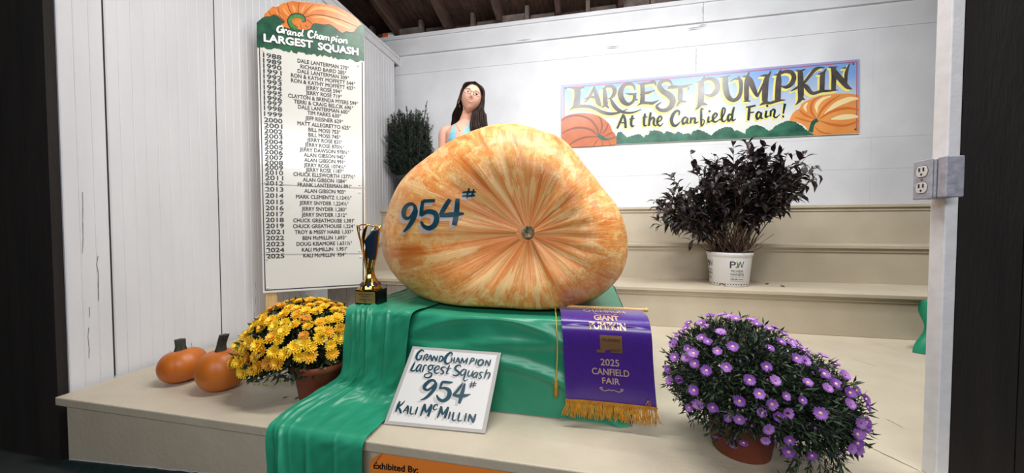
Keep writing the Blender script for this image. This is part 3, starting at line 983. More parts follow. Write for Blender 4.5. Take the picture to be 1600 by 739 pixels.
def rib_pt(u, v, off=0.0012):
    """u across 0..1, v metres down from the dowel"""
    j = 0
    v = min(max(v, 0), dist[-1] - 1e-4)
    while dist[j + 1] < v: j += 1
    t = (v - dist[j]) / (dist[j + 1] - dist[j])
    i = min(max(int(u * 40), 0), 39)
    s_ = u * 40 - i
    a = brow[j][i].lerp(brow[j][i + 1], s_)
    b = brow[j + 1][i].lerp(brow[j + 1][i + 1], s_)
    n = (brow[j][i + 1] - brow[j][i]).cross(brow[j + 1][i] - brow[j][i]).normalized()
    if n.y > 0.2 or (abs(n.y) < 0.2 and n.z < 0): n = -n
    return a.lerp(b, t) + n * off


WB = 0.31


def v_of(py_):
    """distance down the ribbon of a photo row"""
    for j in range(len(BR) - 1):
        if BR[j][2] <= py_ <= BR[j + 1][2]:
            return lerp(dist[j], dist[j + 1], (py_ - BR[j][2]) / (BR[j + 1][2] - BR[j][2] + 1e-9))
    return dist[-1]


mb = MB()
for body, top_px, base_px, w_, bd in (('GRAND', 489.0, 493.2, 0.105, 0.02), ('CHAMPION', 494.8, 499.5, 0.150, 0.02), ('GIANT', 505.0, 511.0, 0.085, 0.05), ('PUMPKIN', 513.5, 521.5, 0.125, 0.05),
                                      ('2025', 558.5, 568, 0.064, 0.02), ('CANFIELD', 573, 583, 0.128, 0.02), ('FAIR', 587.5, 597, 0.060, 0.02)):
    vb = v_of(base_px)
    write(mb, body, lambda u, v: rib_pt(0.525 + u / WB, vb - v), vb - v_of(top_px), 0, 0, 'C', w_, 1.0, bd)
# scrolls
for base_px, k in ((502.5, 1.0), (606, 1.0)):
    vb = v_of(base_px)
    for sg in (1, -1):
        pts = [(0.0, -0.004), (0.008, -0.001), (0.016, -0.004), (0.026, -0.006), (0.036, -0.003), (0.042, 0.002), (0.038, 0.006), (0.033, 0.003), (0.036, 0.0)]
        c = crom([(sg * a * 0.95, b * k) for a, b in pts], 5)
        Lr, Rr = [], []
        for i, (x, y) in enumerate(c):
            a, b = c[max(i - 1, 0)], c[min(i + 1, len(c) - 1)]
            tx, ty = b[0] - a[0], b[1] - a[1]
            l = math.hypot(tx, ty) or 1
            w_ = 0.0011
            Lr.append(rib_pt(0.525 + (x - ty / l * w_) / WB, vb - (y + tx / l * w_))); Rr.append(rib_pt(0.525 + (x + ty / l * w_) / WB, vb - (y - tx / l * w_)))
        mb.grid([Lr, Rr])
mb.build('gold_lettering', GOLD, ban)
mb = MB()
ve, vf = v_of(550), v_of(528)
hh = ve - vf
mb.grid([[rib_pt(0.525 + lerp(-0.030, 0.046, i / 8) / WB, ve - lerp(0.16, 1.0, j / 12) * hh, 0.0014) for i in range(9)] for j in range(13)])
mb.grid([[rib_pt(0.525 + lerp(-0.044, -0.014, i / 4) / WB, ve - lerp(0.0, 0.16, j / 3) * hh, 0.0014) for i in range(5)] for j in range(4)])
mb.grid([[rib_pt(0.525 + lerp(0.004, 0.046, i / 4) / WB, ve - lerp(0.04, 0.16, j / 3) * hh, 0.0014) for i in range(5)] for j in range(4)])
mb.build('foil_emblem', mat('bronze_foil', (150, 112, 76), 0.35, 0.5), ban)
mb = MB()
write(mb, 'MAHONING', lambda u, v: rib_pt(0.525 + u / WB, lerp(ve, vf, 0.66) - v, 0.0018), 0.010, 0.008, 0, 'C', 0.062, 1, 0.01)
write(mb, 'COUNTY', lambda u, v: rib_pt(0.525 + u / WB, lerp(ve, vf, 0.10) - v, 0.0018), 0.008, 0.020, 0, 'C', 0.042, 1, 0.01)
mb.build('emblem_lettering', mat('dark_foil', (84, 54, 46), 0.4, 0.6), ban)
# fringe
mb = MB()
for k in range(210):
    u = (k + rnd.random()) / 210
    p = rib_pt(min(u, 0.999), dist[-1] - 0.006, 0.002)
    lean = rnd.gauss(0, 0.010) - 0.018 * max(0, 0.35 - u)
    ln = rnd.uniform(0.042, 0.058)
    pts = [p, p + Vector((lean * 0.4, -0.006, -ln * 0.5)), p + Vector((lean, -0.008 + rnd.uniform(-0.004, 0.004), -ln))]
    if k in (190, 194, 199): pts = [p, p + Vector((rnd.uniform(-0.02, 0.0), -0.004, 0.012)), p + Vector((rnd.uniform(-0.03, 0.02), -0.006, 0.028))]
    mb.tube(crom([tuple(q) for q in pts], 3), 0.0011, 4, 0, False)
mb.build('fringe', FRINGE, ban)
mb = MB()
mb.grid([[rib_pt(i / 60, dist[-1] - 0.012, 0.0022) for i in range(61)], [rib_pt(i / 60, dist[-1] - 0.002, 0.0028) for i in range(61)]])
for i in range(62):
    p = rib_pt(min(i / 61, 0.999), dist[-1] - 0.008, 0.003)
    mb.tube([p + Vector((0.002, 0, 0.004)), p + Vector((-0.002, -0.001, -0.005))], 0.0016, 5)
mb.build('fringe_heading', FRINGE, ban)
l0, r0 = brow[0][0], brow[0][-1]
mb = MB()
mb.tube([l0 + Vector((-0.010, 0, 0.001)), r0 + Vector((0.010, 0, 0.001))], 0.006, 12)
for e, sg in ((l0, -1), (r0, 1)):
    mb.lathe([(0.0005, -0.009), (0.006, -0.007), (0.0085, 0), (0.006, 0.007), (0.0005, 0.009)], e + Vector((sg * 0.014, 0, 0.001)), 14, mtx=Matrix.Rotation(math.pi / 2, 3, 'Y'))
mb.build('dowel', DOWEL, ban, True)
mb = MB()
e = l0 + Vector((-0.010, -0.008, 0.003))
cp = [tuple(e + Vector((0.03, 0.008, 0.004))), tuple(e), tuple(at_y(869, 497, 1.29)), tuple(at_y(870, 515, 1.245)), tuple(at_y(871, 550, 1.244)), tuple(at_y(869, 592, 1.244))]
mb.tube(crom(cp, 6), 0.0024, 8)
mb.build('cord', mat('yellow_cord', (206, 178, 74), 0.6), ban, True)
mb = MB()
tp = at_y(869, 592, 1.244)
mb.lathe([(0.0005, 0.004), (0.005, 0.0), (0.0045, -0.010), (0.0065, -0.014), (0.0075, -0.062), (0.0005, -0.064)], tp, 16, fn=lambda t, z: 1 + 0.08 * math.cos(9 * t))
mb.build('tassel', FRINGE, ban, True)

# ------------------------------------------------------------------ orange entry card on the stage riser
tag_n = Vector((0, -1, 0))
eh = plane_hit((0, 1.0155, 0), tag_n)
mb = MB()
pts = [(598, 745), (600, 704), (640, 709), (700, 713), (760, 720), (796, 728), (797, 745)]
pts = [(577.5, 719), (602, 704), (640, 707.5), (700, 713), (760, 720.5), (796, 729), (800, 775), (580, 765)]
mb2 = [eh(x, y, 0.001) for x, y in pts]
tri = tessellate_polygon([[Vector((x, -y, 0)) for x, y in pts]])
mb.add(mb2, tri)
mb.add([p + Vector((0, 0.0012, 0)) for p in mb2], tri)
oc = mb.build('entry_card', mat('orange_card', (250, 142, 52), 0.55), None)
tag(oc, 'orange card reading Exhibited By: fixed to the stage front', 'card')
mb = MB()
mb.add([eh(577.5, 719, 0.0015), eh(602, 704, 0.0015), eh(594, 712, 0.010), eh(584, 727, 0.006)], [(0, 1, 2), (0, 2, 3)])
mb.build('folded_corner', mat('orange_card_fold', (240, 142, 70), 0.55), oc)
mb = MB()
p0, p1 = eh(584.5, 731, 0.0022), eh(653.5, 738.5, 0.0022)
ex, ez = (p1 - p0), Vector((0, 0, 1))
wl = ex.length
ex.normalize()
write(mb, 'Exhibited By:', lambda u, v: p0 + ex * u + ez * v, (at_y(585, 722, 1.014) - at_y(585, 731.5, 1.014)).length, 0, 0, 'L', wl, 1, 0.045)
mb.build('printed_text', mat('black_print', (22, 18, 18), 0.6), oc)
# ------------------------------------------------------------------ champions board on two wooden posts
BN = Vector((math.sin(math.radians(34)), -math.cos(math.radians(34)), 0))
BX = Vector((math.cos(math.radians(34)), math.sin(math.radians(34)), 0))
board_hit = plane_hit((-2.05, 1.86, 0), BN)
K = Crop(400, 0, 0.13534)
board = thing('champions_board', (-2.0, 1.90, 0), 'tall white board listing Grand Champion largest squash winners by year', 'sign')


def slab(mb, px_pts, hit, thick, n, mi=0):
    a = [hit(x, y) for x, y in px_pts]
    b = [p - n * thick for p in a]
    tri = tessellate_polygon([[Vector((x, -y, 0)) for x, y in px_pts]])
    k = len(a)
    mb.add(a + b, list(tri) + [(t[2] + k, t[1] + k, t[0] + k) for t in tri] + [(i, i + k, (i + 1) % k + k, (i + 1) % k) for i in range(k)], mi)


BOARDW = mat('glossy_white_board', (224, 222, 214), 0.22, coat=0.3)
outl = [K(*p) for p in ((8, 262), (60, 215), (92, 190), (100, 160), (150, 120), (190, 75), (250, 75), (300, 42), (360, 27), (420, 12), (490, 20), (550, 25), (640, 30), (760, 45), (880, 62), (980, 95), (1100, 165), (1180, 230), (1215, 280), (1250, 300))] + [(571, 447.5), (411, 458)]
mb = MB()
slab(mb, outl, board_hit, 0.014, BN)
mb.build('board_panel', BOARDW, board)
# painted head: pumpkin, then vines in front of it
mb = MB()
pk = crom([(92, 192), (100, 160), (148, 120), (190, 77), (250, 77), (300, 44), (360, 29), (420, 15), (490, 22), (550, 27), (640, 32), (760, 47), (880, 64), (980, 97), (1100, 167), (1180, 232), (1212, 282)], 4) + [(1180, 400), (900, 420), (500, 400), (280, 360), (150, 230)]
shape(mb, pk, board_hit, K, 0.0006)
POR = mat('painted_orange', (226, 134, 62), 0.3, var=(206, 106, 44), scale=14)
mb.build('painted_pumpkin', POR, board)
mb = MB()
vine = crom([(8, 262), (60, 217), (95, 196), (178, 190), (200, 172), (250, 190), (310, 240), (330, 262), (292, 275), (300, 300), (370, 330), (430, 332), (480, 340), (560, 350), (630, 330), (668, 274), (780, 287), (850, 285), (920, 327), (990, 380), (1040, 366), (1120, 374), (1170, 322), (1215, 286), (1250, 300)], 4)
low = []
for i in range(60):
    x = lerp(1250, 8, i / 59)
    y = lerp(722, 545, i / 59) + rnd.uniform(-22, 14)
    low.append((x, y))
shape(mb, vine + low, board_hit, K, 0.0012)
mb.build('painted_vines', mat('painted_green', (44, 104, 68), 0.35, var=(18, 64, 52), scale=16), board)
mb = MB()
for s_ in ([(182, 186, 4), (160, 150, 5), (146, 122, 4)], [(330, 245, 4), (275, 180, 5), (255, 78, 4)], [(418, 165, 5), (380, 100, 6), (365, 30, 4)], [(490, 165, 5), (488, 100, 6), (502, 24, 4)], [(542, 180, 5), (590, 115, 6), (665, 48, 4)],
           [(572, 200, 5), (660, 172, 6), (760, 175, 6), (950, 220, 6), (1175, 312, 4)], [(585, 225, 4), (620, 250, 5), (650, 275, 4)], [(510, 275, 4), (520, 310, 5), (535, 342, 4)], [(570, 290, 4), (590, 310, 4), (600, 335, 4)], [(450, 300, 4), (465, 285, 4)],
           vine[8:-4]): stroke(mb, [(p[0], p[1], p[2] if len(p) > 2 else 4) for p in s_], board_hit, K, 0.0018, per=3)
for a in (0, 1): pass
stroke(mb, [(470, 340, 62), (412, 300, 58), (388, 240, 56), (420, 190, 54), (490, 178, 52), (545, 205, 50), (556, 255, 44)], board_hit, K, 0.0020)
mb.build('painted_outline', mat('painted_dark_line', (44, 30, 20), 0.4), board)
mb = MB()
stroke(mb, [(470, 336, 46), (414, 298, 46), (394, 240, 44), (424, 196, 42), (488, 186, 40), (538, 208, 38), (548, 250, 32)], board_hit, K, 0.0026)
mb.build('painted_stem', mat('painted_stem_green', (84, 150, 70), 0.3, var=(46, 108, 54), scale=30), board)
mb = MB()
for s_, w_ in (([(600, 150), (700, 95), (860, 110), (1050, 190)], 34), ([(640, 205), (780, 200), (950, 270), (1080, 330)], 26), ([(420, 60), (440, 100), (450, 140)], 26), ([(310, 90), (340, 140), (385, 190)], 20), ([(560, 60), (540, 110), (520, 150)], 20), ([(215, 110), (260, 160), (320, 215)], 14)):
    stroke(mb, [(x, y, w_ * (0.35 if i in (0, len(s_) - 1) else 1)) for i, (x, y) in enumerate(s_)], board_hit, K, 0.0010)
mb.build('painted_highlight', mat('painted_pale_orange', (240, 166, 96), 0.3), board)
GCH = [[(318, 330, 8), (302, 304, 16), (262, 315, 22), (248, 350, 24), (268, 376, 20), (298, 362, 16), (308, 342, 12)], [(285, 346, 10), (318, 338, 12), (300, 385, 14)], [(328, 345, 16), (322, 392, 16)], [(326, 362, 8), (345, 343, 14), (358, 358, 12)],
       [(398, 362, 10), (376, 360, 14), (364, 386, 16), (380, 404, 14), (398, 370, 10)], [(404, 360, 14), (400, 402, 14), (416, 404, 5)], [(428, 368, 16), (424, 412, 16)], [(426, 388, 8), (448, 374, 12), (460, 388, 16), (456, 412, 14), (478, 408, 5)],
       [(522, 386, 10), (498, 382, 16), (486, 408, 16), (502, 420, 14), (522, 392, 10)], [(546, 344, 14), (534, 385, 16), (530, 416, 14), (550, 414, 5)],
       [(660, 382, 10), (646, 360, 18), (614, 375, 26), (608, 415, 26), (634, 440, 18), (670, 420, 6)], [(694, 362, 16), (682, 410, 16), (676, 446, 14)], [(680, 418, 8), (705, 402, 14), (710, 420, 16), (704, 446, 12), (722, 446, 5)],
       [(762, 418, 10), (740, 412, 16), (728, 438, 16), (744, 456, 14), (762, 426, 10)], [(770, 412, 14), (764, 454, 14), (780, 456, 5)], [(788, 420, 16), (782, 464, 14)], [(786, 438, 8), (806, 424, 14), (812, 440, 14), (808, 466, 12)], [(812, 442, 8), (832, 430, 14), (842, 444, 14), (838, 468, 12), (856, 466, 5)],
       [(880, 428, 16), (868, 506, 14)], [(876, 445, 8), (898, 432, 14), (908, 452, 16), (886, 474, 12)], [(932, 444, 16), (924, 482, 14), (940, 482, 5)], [(972, 456, 12), (954, 468, 16), (964, 494, 16), (988, 486, 16), (990, 462, 14), (968, 454, 10)],
       [(1014, 458, 16), (1008, 500, 16)], [(1012, 476, 8), (1034, 462, 14), (1048, 476, 16), (1042, 502, 14), (1060, 498, 5)]]
p1, p2 = board_hit(*K(95, 478)), board_hit(*K(655, 556))
q1, q2 = board_hit(*K(720, 574)), board_hit(*K(1180, 638))


def bplace(o, d):
    d = (d - o).normalized()
    return lambda u, v, off=0.0026: o + d * u + Vector((0, 0, v)) + BN * off


capz = (board_hit(*K(95, 395)) - p1).length
mb = MB()
for s_ in GCH: stroke(mb, s_, board_hit, K, 0.0020, 0, -10, 9, 1.0, 1, 4)
dab(mb, 945, 424, 9, board_hit, K, 0.002, 0, -10, 9)
a = bplace(p1, p2); b = bplace(q1, q2)
write(mb, 'LARGEST', lambda u, v: a(u - 0.004, v - 0.004, 0.002), capz, 0, 0, 'L', (p2 - p1).length, 1, 0.075)
write(mb, 'SQUASH', lambda u, v: b(u - 0.004, v - 0.004, 0.002), capz, 0, 0, 'L', (q2 - q1).length, 1, 0.075)
mb.build('heading_shadow', mat('black_paint', (18, 20, 20), 0.4), board)
mb = MB()
for s_ in GCH: stroke(mb, s_, board_hit, K, 0.0028, 0, 0, 0, 1.1, 0, 4)
dab(mb, 938, 424, 9, board_hit, K, 0.0028)
write(mb, 'LARGEST', a, capz, 0, 0, 'L', (p2 - p1).length, 1, 0.06)
write(mb, 'SQUASH', b, capz, 0, 0, 'L', (q2 - q1).length, 1, 0.06)
mb.build('heading', mat('bright_white_paint', (244, 244, 240), 0.3), board)
NAMES = [('1988', 'DALE LANTERMAN 270'), ('1989', 'RICHARD BAIRD 285'), ('1990', 'DALE LANTERMAN 309'), ('1991', 'RON & KATHY MOFFETT 544'), ('1992', 'RON & KATHY MOFFETT 437'), ('1993', 'JERRY ROSE 594'), ('1994', 'JERRY ROSE 719'),
         ('1995', 'CLAYTON & BRENDA MYERS 599'), ('1996', 'TERRI & CRAIG BELCIK 696'), ('1997', 'DALE LANTERMAN 600'), ('1998', 'TIM PARKS 630'), ('1999', 'JEFF REISNER 629'), ('2000', 'MATT ALLEGRETTO 625'), ('2001', 'BILL MOSS 753'), ('2002', 'BILL MOSS 745'),
         ('2003', 'JERRY ROSE 831'), ('2004', 'JERRY ROSE 870\u00bd'), ('2005', 'JERRY DAWSON 978\u00bd'), ('2006', 'ALAN GIBSON 945'), ('2007', 'ALAN GIBSON 991'), ('2008', 'JERRY ROSE 1074\u00bd'), ('2009', 'JERRY ROSE 1187'), ('2010', 'CHUCK ELLSWORTH 1277\u00bd'),
         ('2011', 'ALAN GIBSON 1084'), ('2012', 'FRANK LANTERMAN 891'), ('2013', 'ALAN GIBSON 903'), ('2014', 'MARK CLEMENTZ 1,124\u00bd'), ('2015', 'JERRY SNYDER 1,224\u00bd'), ('2016', 'JERRY SNYDER 1,283'), ('2017', 'JERRY SNYDER 1,512'), ('2018', 'CHUCK GREATHOUSE 1,381'),
         ('2019', 'CHUCK GREATHOUSE 1,224'), ('2021', 'TROY & MISSY HAIRE 1,337'), ('2022', 'BEN McMILLIN 1,693'), ('2023', 'DOUG KISAMORE 1,631\u00bd'), ('2024', 'KALI McMILLIN  1,951'), ('2025', 'KALI McMILLIN  954')]
YPX = [88, 96.6, 104.6, 112.8, 121, 129.2, 137.5, 145.8, 154, 161.8, 169.8, 178.8, 188.2, 196.8, 205.2, 213.3, 221.6, 229.8, 238, 246.2, 254.4, 261.8, 269.8, 278, 286.4, 295.8, 305.6, 315.4, 325, 334.4, 343.6, 352.8, 362.2, 371.8, 381.2, 390.6, 400]
mb = MB()
mb2 = MB()
for (yr_, nm), yp in zip(NAMES, YPX):
    o0 = board_hit(425.5 - (yp - 88) / 312 * -5, yp) + BN * 0.0012
    write(mb, yr_, lambda u, v: o0 + BX * u + Vector((0, 0, v)), 0.0275, 0, -0.0137, 'C', 0.098, 1, 0.035)
    cx = board_hit(507, 250)
    s0 = (board_hit(506, 250) - board_hit(425.5, 250)).dot(BX) - (0.006 if yp > 300 else 0)
    sz = 0.0245
    wd_ = text2d(nm, 0.02)[2] * sz * 0.80
    if nm.startswith('CLAYTON'): wd_ = min(wd_, 0.405)
    write(mb2, nm, lambda u, v: o0 + BX * (u + s0) + Vector((0, 0, v)), sz, -0.008, -0.0145, 'C', wd_, 1, 0.025)
    write(mb2, '#', lambda u, v: o0 + BX * (u + s0) + Vector((0, 0, v)), 0.011, wd_ / 2 - 0.004, 0.001, 'L', None, 0.9, 0.01)
INK = mat('dark_grey_lettering', (52, 54, 60), 0.4)
mb.build('year_column', INK, board)
mb2.build('winner_names', mat('black_lettering', (34, 34, 38), 0.4), board)
# thin dark border line, panel joints, screw caps
mb = MB()
I_ = Crop(0, 0, 1)
for s_ in ([(405.5, 72, 1.1), (410, 270, 1.1), (414.5, 453.5, 1.1)], [(414, 453.5, 1.2), (490, 449, 1.2), (567.5, 444.5, 1.2)], [(566.0, 97, 1.1), (567, 270, 1.1), (567.5, 444.5, 1.1)]): stroke(mb, s_, board_hit, I_, 0.0011)
mb.build('border_line', mat('navy_line', (40, 44, 66), 0.4), board)
JOINT = mat('joint_grey', (178, 176, 172), 0.6)
for s_ in ([(408, 287, 0.9), (490, 291, 0.9), (570, 294, 0.9)], [(411, 397.5, 0.8), (490, 397, 0.8), (570, 396, 0.8)]):
    mb = MB()
    stroke(mb, s_, board_hit, I_, 0.0013)
    mb.build('panel_joint', JOINT, board)
for x, y in ((412, 79), (560, 103), (415.5, 285), (416, 297), (562, 289), (562, 301), (418, 393), (417.5, 405), (562, 392), (563.5, 401.5), (419, 450), (564.5, 443)):
    mb = MB()
    c = board_hit(x, y, 0.0)
    R = Matrix((BX, Vector((0, 0, 1)), BN)).transposed()
    mb.lathe([(0.0072, 0.0), (0.0068, 0.003), (0.004, 0.0055), (0.0003, 0.006)], c, 14, mtx=R)
    mb.build('screw_cap', BOARDW, board, True)
for x0, x1 in ((413, 430), (558, 574)):
    a_, b_ = board_hit(x0, 440, -0.0145), board_hit(x1, 440, -0.0145)
    w_ = 0.064
    mb = MB()
    m_ = Matrix((BX, -BN, Vector((0, 0, 1)))).transposed().to_4x4()
    m_.translation = Vector((a_.x, a_.y, 0))
    mb.box((0, 0, 0), (w_, 0.038, 1.86), 0, m_)
    bev(mb.build('wooden_post', PINE, board), 0.003)['label'] = 'plain yellow pine post'

# ------------------------------------------------------------------ LARGEST PUMPKIN sign on the back wall
SY = YB - 0.016
sign_hit = plane_hit((0, SY, 0), (0, -1, 0))
S1, S2, S3, S4 = [Crop(ox, oy, 0.17582) for ox, oy in ((870, 110), (990, 100), (1080, 90), (1200, 85))]
sg = thing('fair_sign', at_y(1110, 222, SY), 'long painted sign LARGEST PUMPKIN At the Canfield Fair! on the back wall', 'sign')


def sky_paint():
    m = mat('painted_sky', (150, 184, 226), 0.28)
    nt = m.node_tree
    tc = nt.nodes.new('ShaderNodeTexCoord')
    nz = nt.nodes.new('ShaderNodeTexNoise')
    nz.inputs['Scale'].default_value = 2.2
    nz.inputs['Detail'].default_value = 4
    nt.links.new(tc.outputs['Object'], nz.inputs[0])
    sp = nt.nodes.new('ShaderNodeSeparateXYZ')
    nt.links.new(tc.outputs['Object'], sp.inputs[0])
    ma = nt.nodes.new('ShaderNodeMapRange')          # brushed from blue at the top to white at the foot
    ma.inputs[1].default_value, ma.inputs[2].default_value = 1.66, 2.26
    nt.links.new(sp.outputs[2], ma.inputs[0])
    ad = nt.nodes.new('ShaderNodeMath')
    ad.operation = 'MULTIPLY_ADD'
    nt.links.new(nz.outputs[0], ad.inputs[0])
    ad.inputs[1].default_value = 0.5
    nt.links.new(ma.outputs[0], ad.inputs[2])
    cr = nt.nodes.new('ShaderNodeValToRGB')
    cr.color_ramp.elements[0].position, cr.color_ramp.elements[1].position = 0.35, 1.15
    cr.color_ramp.elements[0].color, cr.color_ramp.elements[1].color = lin((226, 228, 222)), lin((122, 164, 220))
    nt.links.new(ad.outputs[0], cr.inputs[0])
    nt.links.new(cr.outputs[0], nt.nodes['Principled BSDF'].inputs['Base Color'])
    return m


c4 = [(877, 133), (1343, 92.5), (1342.5, 208.5), (877, 229.5)]
mb = MB()
slab(mb, c4, sign_hit, 0.014, Vector((0, -1, 0)))
mb.build('sign_panel', sky_paint(), sg)
mb = MB()
ins = lambda k: [(c4[0][0] + k, c4[0][1] + k), (c4[1][0] - k, c4[1][1] + k), (c4[2][0] - k, c4[2][1] - k), (c4[3][0] + k, c4[3][1] - k)]
for a_, b_ in ((0, 1), (1, 2), (3, 0)):
    stroke(mb, [(*ins(1.2)[a_], 2.6), (*ins(1.2)[b_], 2.6)], sign_hit, I_, 0.0006)
mb.build('painted_border', mat('painted_lilac', (158, 156, 200), 0.3), sg)
mb = MB()
for a_, b_ in ((0, 1), (1, 2), (3, 0)):
    stroke(mb, [(*ins(4.2)[a_], 0.7), (*ins(4.2)[b_], 0.7)], sign_hit, I_, 0.0008)
mb.build('red_border_line', mat('painted_red_line', (176, 92, 112), 0.3), sg)
# hedge of leaves along the foot
mb = MB()
pts = []
for C_, seq in ((S1, [(525, 600), (540, 555), (570, 545), (600, 575), (625, 598), (680, 580), (735, 568), (775, 600), (785, 578), (815, 575), (825, 550)]),
                (S2, [(135, 600), (200, 592), (250, 605), (270, 625), (290, 600), (330, 608), (365, 625), (395, 602), (440, 625), (495, 618), (510, 632), (525, 600), (580, 585), (640, 610), (690, 640)]),
                (S3, [(205, 668), (260, 635), (310, 618), (360, 625), (385, 655), (410, 648), (445, 665), (480, 680), (485, 645), (530, 612), (580, 600), (640, 620), (690, 655), (720, 640), (740, 615), (790, 590), (840, 570)]),
                (S4, [(150, 598), (190, 592), (240, 600), (280, 628), (300, 635), (330, 670), (375, 690), (415, 715)])):
    pts += [C_(*p) for p in seq]
dense = []
for i, p in enumerate(pts[:-1]):
    for t in range(6): dense.append((lerp(p[0], pts[i + 1][0], t / 6), lerp(p[1], pts[i + 1][1], t / 6) - 1.1 * math.sin(math.pi * (t % 3) / 3) + rnd.uniform(-0.3, 0.3)))
dense.append(pts[-1])
shape(mb, dense + [(1272, 211.3), (962, 225.4)], sign_hit, I_, 0.0006)
mb.build('painted_hedge', mat('painted_hedge_green', (64, 122, 98), 0.35, var=(30, 80, 66), scale=9), sg)
PO1 = mat('painted_deep_orange', (206, 112, 54), 0.3, var=(180, 88, 40), scale=5)
PO2 = mat('painted_light_orange', (232, 160, 92), 0.3, var=(220, 138, 68), scale=5)
RIBD = mat('painted_brown_rib', (128, 64, 38), 0.35)
RIBO = mat('painted_orange_rib', (206, 112, 54), 0.35)
CRM = mat('painted_cream', (244, 222, 168), 0.3)
mb = MB()
shape(mb, crom([(40, 430), (100, 397), (200, 379), (290, 383), (350, 396), (410, 426), (470, 480), (495, 540), (520, 568), (530, 630), (524, 660)], 4) + [(300, 675), (130, 682), (40, 686)], sign_hit, S1, 0.0010)
mb.build('painted_left_pumpkin', PO1, sg)
mb = MB()
shape(mb, crom([(190, 588), (215, 530), (255, 492), (278, 484), (300, 440), (370, 400), (480, 365), (600, 351), (720, 349), (808, 362)], 4) + [(806, 698), (640, 708), (415, 718), (365, 690), (330, 640), (290, 612), (240, 600)], sign_hit, S4, 0.0010)
mb.build('painted_right_pumpkin', PO2, sg)
mb = MB()
for s_ in ([(372, 572, 12), (355, 510, 18), (300, 440, 18), (200, 402, 16), (100, 412, 14), (42, 448, 6)], [(360, 575, 10), (300, 527, 18), (200, 508, 18), (110, 527, 14), (42, 562, 6)], [(360, 590, 8), (250, 595, 16), (150, 635, 14), (100, 680, 6)],
           [(385, 565, 8), (402, 500, 16), (392, 440, 14), (368, 402, 6)], [(405, 565, 8), (440, 520, 14), (458, 470, 6)], [(430, 585, 6), (470, 562, 12), (505, 552, 5)], [(368, 612, 5), (348, 640, 8), (322, 672, 5)], [(402, 620, 4), (408, 668, 7)], [(455, 625, 4), (480, 662, 7)]):
    stroke(mb, s_, sign_hit, S1, 0.0014)
mb.build('painted_brown_ribs', RIBD, sg)
mb = MB()
for s_ in ([(425, 570, 10), (385, 510, 22), (385, 450, 22), (410, 405, 16), (480, 368, 6)], [(440, 565, 10), (480, 490, 22), (550, 420, 20), (640, 362, 6)], [(455, 575, 10), (560, 510, 24), (690, 478, 22), (806, 492, 10)], [(458, 588, 8), (560, 622, 22), (690, 632, 20), (806, 590, 10)],
           [(420, 575, 8), (340, 545, 20), (300, 515, 18), (276, 488, 6)], [(400, 600, 8), (340, 590, 16), (240, 560, 10)], [(420, 650, 8), (470, 690, 14), (560, 706, 10)]):
    stroke(mb, s_, sign_hit, S4, 0.0014)
mb.build('painted_orange_ribs', RIBO, sg)
mb = MB()
for s_ in ([(560, 575, 10), (650, 560, 44), (745, 552, 40), (800, 555, 14)], [(500, 530, 8), (600, 450, 44), (720, 400, 44), (800, 392, 14)], [(435, 520, 6), (432, 455, 34), (480, 400, 28), (560, 370, 8)], [(345, 510, 6), (325, 470, 24), (350, 430, 12)]):
    stroke(mb, s_, sign_hit, S4, 0.0012)
mb.build('painted_cream_bands', CRM, sg)
STEMP = mat('painted_teal_stem', (46, 104, 88), 0.35, var=(28, 72, 62), scale=30)
for C_, s_ in ((S1, [(365, 575, 30), (400, 598, 38), (430, 612, 22), (480, 608, 12), (525, 588, 8)]), (S4, [(442, 580, 34), (400, 610, 36), (378, 690, 40)])):
    mb = MB()
    stroke(mb, s_, sign_hit, C_, 0.0018)
    mb.build('painted_stem', STEMP, sg)
